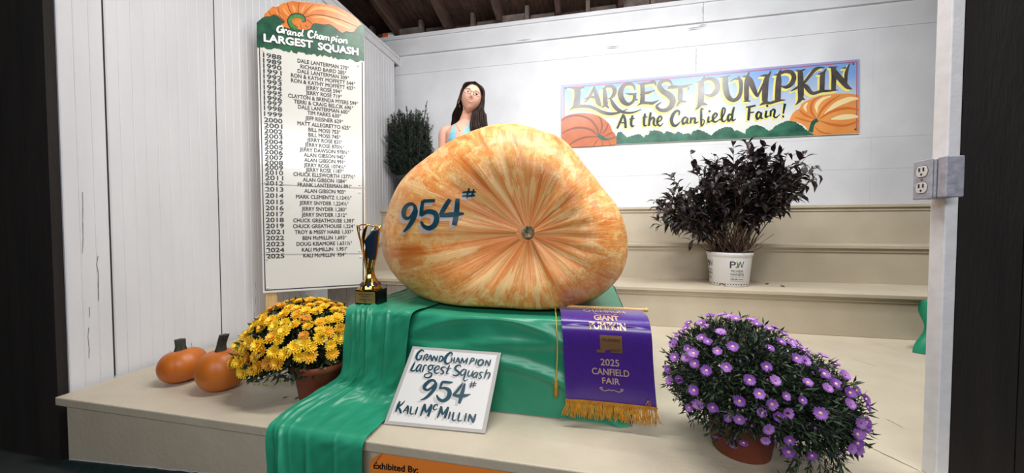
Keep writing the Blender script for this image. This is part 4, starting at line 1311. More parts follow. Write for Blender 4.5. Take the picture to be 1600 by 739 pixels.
BIG = [(S1, [[(108, 150, 3), (150, 160, 14), (185, 162, 18), (215, 158, 15), (244, 146, 3)], [(182, 158, 52), (182, 240, 46), (172, 325, 52)], [(112, 352, 3), (160, 326, 22), (260, 320, 24), (330, 335, 24), (400, 370, 26), (460, 386, 24), (520, 383, 18), (580, 366, 10), (626, 345, 3)],
             [(336, 136, 4), (318, 180, 20), (288, 240, 20), (246, 288, 3)], [(330, 150, 16), (350, 220, 34), (372, 290, 36), (398, 322, 5)], [(243, 262, 3), (285, 238, 14), (330, 240, 16), (358, 252, 8)],
             [(446, 126, 3), (424, 170, 22), (428, 240, 36), (432, 305, 38)], [(398, 334, 3), (432, 312, 24), (466, 338, 3)], [(398, 168, 3), (440, 148, 14), (488, 142, 26), (514, 175, 32), (506, 215, 28), (480, 246, 14), (452, 254, 4)], [(476, 248, 10), (500, 300, 28), (545, 352, 28), (610, 376, 18), (680, 374, 12), (752, 347, 3)],
             [(690, 178, 4), (688, 148, 16), (660, 122, 24), (610, 126, 28), (572, 170, 38), (566, 220, 42), (588, 275, 40), (630, 302, 26), (668, 285, 20), (688, 255, 24), (690, 212, 26)], [(612, 206, 3), (660, 212, 16), (712, 204, 4)], [(688, 258, 18), (722, 262, 3)],
             [(758, 118, 34), (762, 180, 34), (762, 240, 34), (758, 290, 34)], [(718, 118, 3), (760, 122, 20), (820, 112, 20), (866, 106, 26), (884, 142, 3)], [(738, 218, 3), (770, 206, 18), (820, 196, 20), (874, 176, 3)], [(716, 314, 3), (758, 290, 20), (810, 290, 20), (852, 292, 22), (908, 264, 3)]]),
       (S2, [[(345, 186, 3), (318, 152, 22), (280, 150, 20), (240, 165, 30), (228, 200, 38), (255, 240, 42), (310, 275, 48), (345, 315, 48), (340, 365, 42), (300, 405, 32), (250, 414, 26), (215, 396, 24), (206, 372, 18), (248, 338, 3)],
             [(296, 222, 3), (335, 205, 28), (400, 205, 22), (465, 198, 20), (524, 178, 3)], [(480, 240, 3), (490, 205, 18)], [(415, 205, 36), (415, 260, 38), (412, 325, 36)], [(380, 384, 3), (412, 335, 24), (470, 334, 3)],
             [(634, 104, 3), (612, 145, 28), (600, 180, 44), (600, 250, 48), (595, 330, 46), (578, 375, 28), (548, 410, 3)], [(600, 350, 34), (658, 362, 3)], [(556, 168, 3), (610, 150, 20), (670, 130, 24), (722, 150, 36), (744, 200, 40), (726, 252, 36), (680, 282, 24), (632, 270, 6)]]),
       (S3, [[(256, 176, 3), (300, 173, 16), (347, 160, 3)], [(302, 172, 44), (302, 240, 46), (310, 300, 46), (330, 352, 40), (370, 380, 28), (410, 364, 28), (435, 320, 28), (442, 260, 28), (437, 210, 30), (416, 163, 4)], [(344, 216, 3), (390, 190, 14), (428, 192, 20)],
             [(516, 127, 3), (500, 165, 24), (492, 230, 38), (490, 320, 36), (490, 378, 34)], [(464, 392, 3), (492, 384, 14), (526, 388, 3)], [(452, 176, 3), (488, 168, 18), (520, 200, 42), (550, 270, 40), (578, 330, 26), (588, 352, 5)], [(588, 348, 10), (625, 270, 18), (670, 190, 24), (692, 150, 18), (710, 118, 3)], [(676, 165, 32), (660, 230, 44), (655, 310, 46), (652, 390, 42)], [(606, 426, 3), (655, 400, 28), (700, 405, 18), (760, 386, 20), (834, 376, 3)], [(610, 166, 3), (650, 160, 14), (692, 152, 10)],
             [(799, 106, 3), (780, 150, 28), (775, 220, 44), (770, 310, 44), (768, 385, 44)]]),
       (S4, [[(52, 186, 3), (100, 173, 16), (150, 155, 22), (205, 160, 32), (230, 205, 36), (206, 262, 34), (160, 292, 24), (110, 282, 5)],
             [(284, 142, 36), (288, 220, 44), (290, 320, 46), (288, 385, 40), (268, 424, 18), (240, 452, 3)], [(246, 140, 3), (285, 150, 16), (330, 132, 3)], [(290, 388, 30), (328, 402, 3)], [(202, 328, 3), (250, 300, 16), (320, 250, 20), (370, 190, 24), (410, 142, 26), (450, 120, 18), (500, 117, 4)], [(300, 262, 10), (340, 290, 36), (375, 335, 30), (410, 346, 22), (470, 328, 20), (540, 325, 14), (620, 316, 3)],
             [(520, 126, 3), (496, 160, 20), (482, 200, 38), (480, 270, 38), (478, 325, 38)], [(438, 180, 3), (470, 170, 14), (502, 156, 8)],
             [(580, 118, 38), (585, 190, 38), (582, 260, 36), (580, 318, 34)], [(536, 112, 3), (580, 118, 16), (616, 108, 3)], [(578, 122, 18), (610, 180, 42), (660, 240, 44), (704, 290, 32), (744, 308, 3)], [(725, 80, 3), (706, 125, 18), (692, 180, 26), (690, 240, 22), (690, 295, 10)], [(656, 126, 3), (692, 118, 10)]])]
SMALL = [(S1, [[(592, 388, 14), (566, 450, 18), (536, 518, 14)], [(592, 392, 14), (606, 440, 20), (612, 514, 18)], [(556, 465, 9), (616, 466, 10)], [(674, 400, 16), (660, 460, 20), (668, 497, 16), (692, 490, 4)], [(642, 434, 7), (692, 428, 8)]]),
         (S2, [[(102, 440, 14), (92, 500, 20), (96, 548, 16), (124, 540, 4)], [(76, 478, 8), (122, 470, 8)], [(152, 430, 16), (142, 490, 18), (136, 552, 16)], [(142, 512, 8), (166, 478, 14), (182, 488, 18), (178, 530, 18), (194, 550, 10), (212, 534, 4)], [(212, 516, 8), (240, 502, 10), (250, 478, 14), (234, 466, 14), (214, 490, 18), (212, 532, 18), (236, 550, 12), (264, 524, 4)],
               [(402, 456, 9), (405, 424, 16), (380, 418, 18), (350, 450, 24), (336, 500, 26), (350, 542, 24), (380, 546, 16), (418, 510, 4)], [(476, 482, 10), (455, 474, 14), (434, 500, 18), (440, 532, 16), (460, 520, 10), (478, 488, 10)], [(482, 478, 12), (474, 522, 16), (494, 528, 4)], [(510, 472, 14), (504, 530, 16)], [(506, 508, 8), (526, 484, 12), (546, 486, 16), (544, 524, 16), (578, 514, 4)],
               [(622, 404, 6), (602, 400, 14), (600, 450, 18), (600, 500, 18), (602, 550, 12), (622, 530, 9), (626, 500, 8), (600, 494, 6)], [(667, 466, 14), (662, 516, 16), (692, 504, 4)], [(700, 498, 8), (732, 470, 10), (740, 446, 14), (722, 440, 14), (704, 470, 18), (708, 508, 16), (732, 514, 10), (768, 488, 4)], [(775, 492, 5), (802, 450, 10), (812, 404, 12), (794, 392, 12), (784, 440, 18), (785, 498, 16), (802, 512, 10), (834, 488, 4)],
               [(872, 458, 10), (850, 448, 14), (836, 480, 18), (846, 508, 14), (870, 478, 10)], [(892, 382, 14), (876, 450, 18), (878, 502, 14), (908, 488, 4)]]),
         (S3, [[(516, 434, 18), (512, 500, 20), (506, 560, 16)], [(484, 442, 8), (530, 436, 14), (572, 426, 10)], [(512, 492, 10), (558, 485, 8)], [(616, 492, 10), (595, 484, 14), (578, 515, 18), (588, 546, 16), (606, 530, 10), (620, 494, 10)], [(624, 488, 12), (618, 534, 16), (638, 540, 4)], [(668, 472, 14), (660, 528, 16), (692, 518, 4)],
               [(707, 470, 14), (702, 524, 14)], [(702, 494, 6), (724, 462, 12), (742, 472, 16), (734, 522, 14), (756, 532, 10), (788, 502, 4)], [(832, 410, 20), (816, 498, 10)]])]
DOTS = [(S2, 674, 420, 11), (S3, 674, 430, 11), (S3, 816, 524, 10)]
mb = MB()
for C_, ss in BIG:
    for s_ in ss: stroke(mb, s_, sign_hit, C_, 0.0018, 0, -16, 18, 1.15, 5, 4)
for C_, ss in SMALL:
    for s_ in ss: stroke(mb, s_, sign_hit, C_, 0.0018, 0, -10, 12, 1.2, 4, 4)
for C_, x, y, r_ in DOTS: dab(mb, x, y, r_ + 2, sign_hit, C_, 0.0018, 0, -9, 12)
mb.build('yellow_lettering_shadow', mat('painted_yellow', (238, 226, 128), 0.3), sg)
mb = MB()
for C_, ss in BIG:
    for s_ in ss: stroke(mb, s_, sign_hit, C_, 0.0026, 0, 0, 0, 1.15, 1, 4)
mb.build('large_lettering', mat('painted_black_bronze', (58, 60, 62), 0.24, var=(96, 84, 78), scale=9), sg)
mb = MB()
for C_, ss in SMALL:
    for s_ in ss: stroke(mb, s_, sign_hit, C_, 0.0026, 0, 0, 0, 1.2, 0.5, 4)
for C_, x, y, r_ in DOTS: dab(mb, x, y, r_, sign_hit, C_, 0.0026)
mb.build('small_lettering', mat('painted_dark_green_letter', (24, 42, 40), 0.3), sg)
for x, y in ((884, 138), (1333, 100), (1336, 202)):
    mb = MB()
    mb.lathe([(0.008, 0), (0.007, 0.002), (0.0004, 0.003)], sign_hit(x, y, 0.002), 10, mtx=Matrix.Rotation(math.pi / 2, 3, 'X'))
    mb.build('screw', mat('screw_metal', (90, 92, 104), 0.4, 0.7), sg)

# ------------------------------------------------------------------ outlet box on the post
ob = thing('outlet_box', (0.943, 1.16, 0.775), 'grey surface mounted electrical outlet box on the white post', 'electrical outlet')
PLG = mat('grey_painted_metal', (176, 176, 186), 0.45, var=(150, 150, 162), scale=60, bump=0.2, bscale=80)
o1, o2 = at_x(1427.5, 254, 0.895), at_x(1427.5, 311, 0.895)
ya, yb = o1.y, at_x(1458, 249, 0.895).y
zt, zb = 0.879, 0.772
mb = MB()
mb.box((0.900, yb, zb + 0.001), (0.9425, ya - 0.001, zt - 0.001))
bev(mb.build('box_body', PLG, ob), 0.004)
mb = MB()
mb.box((0.8945, yb + 0.003, zb), (0.900, ya, zt))
bev(mb.build('cover_plate', PLG, ob), 0.003, 3)
mb = MB()
mb.box((0.903, 1.115, zb + 0.002), (0.9425, yb - 0.002, zt + 0.001))
bev(mb.build('box_extension', PLG, ob), 0.003)
yc = (ya + yb) / 2 + 0.001
for zc in (0.8475, 0.8035):
    mb = MB()
    n = 28
    for k, (sx, dx_) in enumerate(((1.0, 0.0), (1.0, 0.0022), (0.9, 0.003))):
        pass
    ring = lambda s_, xx: [(xx, yc + s_ * 0.0165 * math.cos(2 * math.pi * i / n), zc + s_ * max(-0.0148, min(0.0148, 0.0178 * math.sin(2 * math.pi * i / n)))) for i in range(n)]
    mb.grid([ring(1, 0.8946), ring(1, 0.8932), ring(0.94, 0.8926)], 0, True)
    mb.add(ring(0.94, 0.8926), [tuple(range(n))])
    rec = mb.build('receptacle', mat('white_receptacle', (214, 212, 212), 0.4), ob)
    mb = MB()
    n2 = 28
    mb.grid([[(0.8943, yc + 0.0178 * math.cos(2 * math.pi * i / n2), zc + max(-0.016, min(0.016, 0.0192 * math.sin(2 * math.pi * i / n2)))) for i in range(n2)], [(0.8943, yc + 0.0165 * math.cos(2 * math.pi * i / n2), zc + max(-0.0148, min(0.0148, 0.0178 * math.sin(2 * math.pi * i / n2)))) for i in range(n2)]], 0, True)
    mb.box((0.8922, yc - 0.0085, zc + 0.000), (0.8925, yc - 0.0038, zc + 0.0105))
    mb.box((0.8922, yc + 0.0038, zc + 0.000), (0.8925, yc + 0.0085, zc + 0.0105))
    mb.add([(0.8924, yc + 0.0032 * math.cos(t * 0.5236), zc - 0.0078 + 0.0032 * math.sin(t * 0.5236)) for t in range(12)], [tuple(range(12))])
    mb.build('slots', GAP, rec)
mb = MB()
mb.lathe([(0.0035, 0), (0.003, 0.0012), (0.0003, 0.0016)], (0.8945, yc, 0.8255), 12, mtx=Matrix.Rotation(-math.pi / 2, 3, 'Y'))
mb.build('screw', mat('screw_dull', (110, 106, 100), 0.4, 0.6), ob)

# ------------------------------------------------------------------ green cloth hanging at the far right end of the stage
mb = MB()
rows = []
for j in range(30):
    v = j / 29
    row = []
    for i in range(50):
        u = i / 49
        x = lerp(1.795, 2.25, u) - 0.012 * math.sin(v * 9) * (1 - u) - 0.025 * v ** 3 * (1 - u) + 0.02 * math.sin(v * 3.1) * (1 - u)
        row.append((x, 2.34 + 0.014 * math.sin(u * 30 + v * 2) - 0.02 * v, lerp(0.285, 0.004, v)))
    rows.append(row)
mb.grid(rows)
mb.grid([[(p[0] + 0.30, 2.55, 0.285) for p in rows[0]], rows[0]])
tag(mb.build('table_drape', GREEN, None, True), 'green plastic cloth hanging beside the white post at the right end of the steps', 'tablecloth')

# ------------------------------------------------------------------ orange and white carton up on the wall plate
cx = at_y(599, 59, YB - 0.01)
car = thing('carton', (-2.28, YB, ZTOP + 0.012), 'small orange and white carton on top of the back wall', 'box')
mb = MB()
mb.box((-2.345, YB - 0.035, ZTOP + 0.0125), (-2.275, YB + 0.04, ZTOP + 0.068))
bev(mb.build('orange_end', mat('carton_orange', (206, 100, 44), 0.5), car), 0.002)['label'] = 'orange end'
mb = MB()
mb.box((-2.2745, YB - 0.035, ZTOP + 0.0125), (-2.20, YB + 0.04, ZTOP + 0.066))
bev(mb.build('white_end', mat('carton_white', (226, 226, 224), 0.5), car), 0.002)['label'] = 'white end'

# ------------------------------------------------------------------ trophy
GLD = mat('polished_gold', (232, 188, 92), 0.16, 1.0)
NAVY = mat('navy_enamel', (20, 38, 58), 0.3)
BLK = mat('black_marble', (16, 17, 20), 0.2)
tc_ = Vector((-0.892, 1.325, 0.379))
tr = thing('trophy', tc_, 'gold and navy trophy cup on a black base beside the giant pumpkin', 'trophy')
mb = MB()
mb.box((tc_.x - 0.052, tc_.y - 0.036, tc_.z - 0.004), (tc_.x + 0.052, tc_.y + 0.036, tc_.z + 0.056))
bev(mb.build('base', BLK, tr), 0.002)
mb = MB()
mb.box((tc_.x - 0.048, tc_.y - 0.0385, tc_.z + 0.002), (tc_.x + 0.042, tc_.y - 0.0362, tc_.z + 0.050))
pl = mb.build('plaque', mat('gold_plaque', (206, 178, 116), 0.35, 0.7), tr)
mb = MB()
for body, z_, w_ in (('GRAND CHAMPION', 0.037, 0.064), ('PUMPKIN', 0.028, 0.036), ('CANFIELD FAIR', 0.015, 0.052), ('2025', 0.007, 0.014)):
    write(mb, body, lambda u, v: Vector((tc_.x - 0.003 + u, tc_.y - 0.0388, tc_.z + z_ + v)), 0.0048, 0, 0, 'C', w_, 1, 0.02)
mb.build('engraving', mat('engraved_dark', (70, 58, 40), 0.5), pl)
b0 = tc_ + Vector((-0.004, 0, 0.056))
CUP = [(0.046, 0.0), (0.047, 0.006), (0.043, 0.012), (0.043, 0.018), (0.030, 0.034), (0.022, 0.050), (0.0175, 0.066), (0.0165, 0.078), (0.018, 0.092), (0.024, 0.125), (0.031, 0.165), (0.037, 0.205), (0.042, 0.240), (0.044, 0.262)]
CUP = [(r_, z * 0.96) for r_, z in CUP]


def cup_r(z):
    for (r0_, z0), (r1_, z1) in zip(CUP, CUP[1:]):
        if z0 <= z <= z1: return lerp(r0_, r1_, (z - z0) / (z1 - z0 + 1e-9))
    return CUP[-1][0]


mb = MB()
rows = []
for j in range(26):
    z = 0.088 * j / 25
    rows.append([b0 + Vector((cup_r(z) * (1 + 0.03 * math.cos(8 * t_)) * math.cos(t_), cup_r(z) * (1 + 0.03 * math.cos(8 * t_)) * math.sin(t_), z)) for t_ in [2 * math.pi * k / 48 for k in range(48)]])
mb.grid(rows, 0, True)
mb.build('foot', GLD, tr, True)
mb = MB()
for k in range(8):
    a_ = 2 * math.pi * (k + 0.5) / 8
    def fp(da, z): 
        r_ = cup_r(z) * 1.035 + 0.0012
        return b0 + Vector((r_ * math.cos(a_ + da), r_ * math.sin(a_ + da), z))
    mb.add([fp(0, 0.013), fp(0.30, 0.022), fp(0.0, 0.036), fp(-0.30, 0.022)], [(0, 1, 2, 3)])
mb.build('foot_facets', NAVY, tr)
# open cup made of swept twisted blades, wall rising on one side
mb = MB()
for k in range(5):
    rows = []
    for j in range(36):
        f_ = j / 35
        z = 0.076 + 0.186 * f_
        ang = math.radians(150 + 46 * k) + 1.5 * f_
        wdt = 0.42 + 0.16 * math.sin(f_ * math.pi)
        row = []
        for i in range(7):
            s_ = (i / 6 - 0.5) * 2
            r_ = cup_r(z) * (0.90 + 0.13 * (s_ + 1) / 2) + 0.001
            zz = z + 0.012 * s_ * f_
            row.append(b0 + Vector((r_ * math.cos(ang + s_ * wdt * 0.62), r_ * math.sin(ang + s_ * wdt * 0.62), zz)))
        rows.append(row)
    mb.grid(rows)
o_ = mb.build('cup', GLD, tr, True)
so = o_.modifiers.new('thickness', 'SOLIDIFY'); so.thickness = 0.0025
mb = MB()
pts = [b0 + Vector((cup_r(0.08 + 0.185 * f_) * 1.05 * math.cos(2.6 + 1.0 * f_), cup_r(0.08 + 0.185 * f_) * 1.05 * math.sin(2.6 + 1.0 * f_) - 0.004, 0.08 + 0.190 * f_)) for f_ in [i / 20 for i in range(21)]]
mb.tube(pts, [0.0028] * 21, 8)
rim = []
for i in range(31):
    t_ = math.radians(175 + i / 30 * 200)
    rim.append(b0 + Vector((0.0445 * math.cos(t_), 0.0445 * math.sin(t_), 0.250 + 0.022 * math.sin(i / 30 * math.pi))))
mb.tube(rim, 0.0028, 8)
mb.build('rim', GLD, tr, True)
mb = MB()
rows = []
for j in range(15):
    f_ = j / 14
    z = lerp(0.125, 0.252, f_)
    a0, a1 = math.radians(lerp(-62, -95, f_ ** 0.6 if f_ < 0.62 else 0.62 ** 0.6 - 0.0) if f_ < 0.62 else lerp(-87, -38, (f_ - 0.62) / 0.38)), math.radians(-8)
    rows.append([b0 + Vector(((cup_r(z) * 1.07 + 0.002) * math.cos(lerp(a0, a1, i / 8)), (cup_r(z) * 1.07 + 0.002) * math.sin(lerp(a0, a1, i / 8)), z)) for i in range(9)])
mb.grid(rows)
o_ = mb.build('navy_wing', NAVY, tr, True)
o_.modifiers.new('thickness', 'SOLIDIFY').thickness = 0.002
# ------------------------------------------------------------------ plants
def leaf(mb, p, d, up, ln, w, bend=0.15, mi=0):
    d = d.normalized()
    s_ = d.cross(up)
    if s_.length < 1e-4: s_ = d.cross(Vector((1, 0, 0)))
    s_.normalize()
    n = s_.cross(d)
    if w < 0.0195:
        m_ = p + d * ln * 0.45 + n * ln * bend * 0.4
        mb.add([p, m_ - s_ * w / 2 + n * w * 0.14, m_, m_ + s_ * w / 2 + n * w * 0.14, p + d * ln - n * ln * bend], [(0, 2, 1), (0, 3, 2), (1, 2, 4), (2, 3, 4)], mi)
        return
    a = p + d * ln * 0.28 + n * ln * bend * 0.35
    b = p + d * ln * 0.62 + n * ln * bend * 0.2
    mb.add([p, a - s_ * w * 0.45 + n * w * 0.12, a, a + s_ * w * 0.45 + n * w * 0.12, b - s_ * w * 0.42 + n * w * 0.12, b, b + s_ * w * 0.42 + n * w * 0.12, p + d * ln - n * ln * bend],
           [(0, 2, 1), (0, 3, 2), (1, 2, 5, 4), (2, 3, 6, 5), (4, 5, 7), (5, 6, 7)], mi)


def rdir(zmin=-1.0):
    while True:
        v = Vector((rnd.gauss(0, 1), rnd.gauss(0, 1), rnd.gauss(0, 1))).normalized()
        if v.z >= zmin: return v


def pot(mb, c, r0, r1, h, lip=0.012, lw=0.006):
    mb.lathe([(0.0005, 0.002), (r0 - 0.006, 0.0), (r0, 0.004), (lerp(r0, r1, 0.82), h * 0.82), (lerp(r0, r1, 0.83) + lw, h * 0.83), (r1 + lw, h), (r1 + lw - 0.004, h + 0.002), (r1 - 0.003, h - 0.001), (r1 - 0.008, h - 0.03), (0.0005, h - 0.03)], c, 48)


SOIL = mat('potting_soil', (40, 32, 28), 0.95, var=(26, 20, 18), scale=60, bump=0.6, bscale=80)
TERRA = mat('terracotta_plastic', (142, 70, 46), 0.55, var=(132, 62, 40), scale=8)
LEAFG = mat('dark_leaf', (40, 56, 36), 0.5, var=(24, 38, 26), scale=40)
LEAFG2 = mat('mid_leaf', (58, 78, 44), 0.5)


def ell_surface(ells, zmin, n, face=0.0, bias=None):
    """random points on the outside of a union of ellipsoids, with outward normals"""
    out = []
    tot = [r[0] * r[1] + r[1] * r[2] + r[0] * r[2] for c, r in ells]
    while len(out) < n:
        (c, r) = rnd.choices(ells, tot)[0]
        v = rdir()
        p = Vector((c[0] + v.x * r[0], c[1] + v.y * r[1], c[2] + v.z * r[2]))
        if p.z < zmin: continue
        nn = Vector((v.x / r[0], v.y / r[1], v.z / r[2])).normalized()
        if any(sum(((p[k] - c2[k]) / r2[k]) ** 2 for k in range(3)) < 0.93 for c2, r2 in ells if c2 != c): continue
        if bias and rnd.random() > bias(p, nn): continue
        out.append((p, nn))
    return out


def daisy(rings, centre_r, centre_h, mats, n_name):
    """flower facing +Z: rings of petals (count, length, width, rise, droop)"""
    mb = MB()
    for cnt, ln, w, rise, r0 in rings:
        off = rnd.random() * 6
        for k in range(cnt):
            a = off + 2 * math.pi * k / cnt + rnd.uniform(-0.08, 0.08)
            l_ = ln * rnd.uniform(0.88, 1.08)
            c, s_ = math.cos(a), math.sin(a)

            def P(r, t, z): return (c * r - s_ * t, s_ * r + c * t, z)
            z0 = 0.001
            mb.add([P(r0, -w * 0.25, z0), P(r0, w * 0.25, z0), P(r0 + l_ * 0.6, w * 0.5, rise * 0.7), P(r0 + l_, w * 0.18, rise), P(r0 + l_, -w * 0.18, rise), P(r0 + l_ * 0.6, -w * 0.5, rise * 0.7), P(r0 + l_ * 0.6, 0, rise * 0.7 - w * 0.15)],
                   [(0, 1, 2, 6), (0, 6, 5), (6, 2, 3, 4), (6, 4, 5)], 0)
    mb.lathe([(centre_r, 0.0), (centre_r * 0.9, centre_h * 0.6), (centre_r * 0.5, centre_h), (0.0002, centre_h * 1.05)], (0, 0, 0), 10, 1)
    mb.tube([(0, 0, 0.001), (0, 0, -0.022)], 0.0011, 5, 2)
    return mb.mesh(n_name, mats)


def put_flowers(parent, meshes, pts, scale, part='flower'):
    for p, n in pts:
        me = rnd.choice(meshes)
        o = bpy.data.objects.new(part, me)
        COL.objects.link(o)
        o.parent = parent
        o.matrix_parent_inverse = parent.matrix_world.inverted()
        q = Vector((0, 0, 1)).rotation_difference(n)
        k = scale * rnd.uniform(0.78, 1.12)
        o.matrix_basis = Matrix.Translation(p) @ q.to_matrix().to_4x4() @ Matrix.Rotation(rnd.uniform(0, 6.3), 4, 'Z') @ Matrix.Diagonal((k, k, k, 1))


# yellow chrysanthemum
c0 = Vector((-1.078, 1.246, 0.0))
mum = thing('potted_chrysanthemum', c0, 'yellow chrysanthemum in a terracotta pot beside the green cloth', 'potted plant')
mb = MB()
pot(mb, c0, 0.080, 0.100, 0.145)
mb.build('pot', TERRA, mum, True)
mb = MB()
mb.lathe([(0.0005, 0.125), (0.06, 0.123), (0.092, 0.118)], c0, 24)
mb.build('soil', SOIL, mum)
ME = [((-1.175, 1.275, 0.215), (0.215, 0.195, 0.160)), ((-1.30, 1.225, 0.165), (0.125, 0.12, 0.115))]
mb = MB()


def bush(mb, ells, n, ln, w, zmin, core, nmat, spread=0.5):
    for i in range(n):
        (c, r) = rnd.choices(ells, [e[1][0] * e[1][1] * e[1][2] for e in ells])[0]
        v = rdir(-0.75)
        k = core + (1 - core) * rnd.random() ** 0.6
        p = Vector((c[0] + v.x * r[0] * k, c[1] + v.y * r[1] * k, c[2] + v.z * r[2] * k))
        if p.z < zmin: continue
        d = (v + rdir() * spread + Vector((0, 0, 0.1))).normalized()
        leaf(mb, p, d, rdir(), ln * rnd.uniform(0.6, 1.2), w * rnd.uniform(0.7, 1.2), rnd.uniform(-0.1, 0.3), rnd.randrange(nmat))


bush(mb, ME, 3000, 0.034, 0.017, 0.055, 0.35, 2, 0.8)
for p, n in ell_surface(ME, 0.06, 70):
    b_ = c0 + Vector((0, 0, 0.13))
    mid = b_.lerp(p, 0.5) + Vector((0, 0, 0.02))
    mb.tube(crom([tuple(b_), tuple(mid), tuple(p)], 4), 0.0016, 4, 0, False)
mb.build('foliage', [LEAFG, LEAFG2], mum)
YC = mat('flower_centre_gold', (214, 150, 20), 0.6)
GST = mat('flower_stalk', (70, 96, 48), 0.6)
YEL = [daisy([(15, 0.026, 0.011, 0.004, 0.003), (13, 0.020, 0.010, 0.010, 0.003), (9, 0.012, 0.008, 0.014, 0.002)], 0.006, 0.008, [mat(nm, col, 0.5), YC, GST], 'flower')
       for nm, col in (('yellow_petal', (250, 206, 40)), ('golden_petal', (244, 188, 36)), ('yellow_petal_b', (248, 212, 50)), ('yellow_petal_c', (250, 202, 36)), ('golden_petal_b', (240, 180, 36)), ('amber_petal', (222, 150, 44)))]
pts = ell_surface(ME, 0.085, 700)
pts.sort(key=lambda q: -(q[1].z * 0.9 - q[1].y * 0.7 + rnd.random() * 0.9))
keep = []
for p, n in pts:
    if all((p - q).length > 0.0265 for q, m_ in keep) and p.x < -0.958 and len(keep) < 100: keep.append((p, n))
put_flowers(mum, YEL, [(p + n * 0.008, (n + Vector((0.0, -0.25, 0.35)) + rdir() * 0.3).normalized()) for p, n in keep], 0.92)
mb = MB()
for p, n in ell_surface(ME, 0.055, 90, bias=lambda p, n: 1 if n.z < 0.5 else 0.2):
    if p.x > -0.96: continue
    mb.lathe([(0.0003, -0.004), (0.0038, -0.002), (0.0042, 0.001), (0.0024, 0.004), (0.0003, 0.005)], p + n * 0.012, 7)
mb.build('buds', mat('pale_green_bud', (172, 180, 110), 0.6), mum)['kind'] = 'stuff'

# purple aster
c0 = Vector((0.478, 1.205, 0.0))
ast = thing('potted_aster', c0, 'purple aster in a terracotta pot at the front right of the stage', 'potted plant')
mb = MB()
pot(mb, c0, 0.078, 0.098, 0.135)
mb.build('pot', TERRA, ast, True)
mb = MB()
mb.lathe([(0.0005, 0.115), (0.06, 0.113), (0.090, 0.108)], c0, 24)
mb.build('soil', SOIL, ast)
AE = [((0.455, 1.20, 0.230), (0.190, 0.180, 0.168)), ((0.585, 1.18, 0.185), (0.165, 0.160, 0.135)), ((0.640, 1.145, 0.140), (0.100, 0.100, 0.090)), ((0.455, 1.185, 0.165), (0.150, 0.140, 0.055))]
mb = MB()
bush(mb, AE, 20000, 0.024, 0.0066, 0.045, 0.30, 2, 0.9)
for p, n in ell_surface(AE, 0.04, 160):
    b_ = c0 + Vector((0, 0, 0.12))
    mid = b_.lerp(p, 0.55) + Vector((0, 0, 0.03))
    c = crom([tuple(b_), tuple(mid), tuple(p + n * 0.012)], 5)
    mb.tube(c, 0.0013, 4, 0, False)
    for q in c[6:]:
        for e in range(3): leaf(mb, Vector(q), (n + rdir() * 0.9), rdir(), 0.028, 0.006, 0.1, rnd.randrange(2))
for k in range(7):   # sprigs hanging beside the pot
    a = Vector((0.555 + 0.012 * k, 1.085 - 0.004 * k, 0.135))
    b_ = Vector((0.520 + 0.020 * k + rnd.uniform(-0.01, 0.01), 1.055 - rnd.uniform(0, 0.02), rnd.uniform(0.008, 0.05)))
    c = crom([tuple(a), tuple(a.lerp(b_, 0.5) + Vector((0.01, -0.015, 0.01))), tuple(b_)], 6)
    mb.tube(c, 0.0012, 4, 0, False)
    for q in c[2:]:
        for e in range(3): leaf(mb, Vector(q), (Vector((0, -0.3, -0.6)) + rdir() * 0.9), rdir(), 0.024, 0.005, 0.1, rnd.randrange(2))
mb.build('foliage', [mat('aster_leaf', (38, 50, 38), 0.55, var=(22, 32, 26), scale=40), mat('aster_leaf_light', (58, 74, 50), 0.55)], ast)
AC = mat('aster_centre', (236, 214, 150), 0.6)
PUR = [daisy([(26, 0.0125, 0.0034, 0.0025, 0.0035), (22, 0.010, 0.003, 0.005, 0.0035)], 0.0042, 0.003, [mat(nm, col, 0.5), c_, GST], 'flower')
       for nm, col, c_ in (('aster_purple', (164, 104, 198), AC), ('aster_violet', (142, 82, 180), AC), ('aster_lilac', (182, 126, 210), mat('aster_centre_dark', (150, 96, 110), 0.6)))]
pts = ell_surface(AE, 0.06, 700, bias=lambda p, n: (1.0 if n.y < (0.40 if n.z > 0.5 else -0.02) else 0.0) * (0.30 if (0.49 < p.x < 0.60 and n.z < 0.55) else 1) * (1.0 if n.z > -0.35 else 0.2))
keep = []
for p, n in pts:
    if all((p - q).length > 0.0225 for q, m_ in keep) and len(keep) < 100: keep.append((p, n))
put_flowers(ast, PUR, [(p + n * rnd.uniform(0.010, 0.022), (n + Vector((-0.1, -0.35, 0.25)) + rdir() * 0.25).normalized()) for p, n in keep], 0.92)
mb = MB()
for p, n in ell_surface(AE, 0.04, 120):
    mb.lathe([(0.0003, -0.003), (0.0030, -0.001), (0.0032, 0.003), (0.0004, 0.006)], p + n * 0.014, 6, rnd.randrange(2))
mb.build('buds', [mat('purple_bud', (110, 62, 130), 0.6), mat('green_bud', (96, 112, 70), 0.6)], ast)['kind'] = 'stuff'

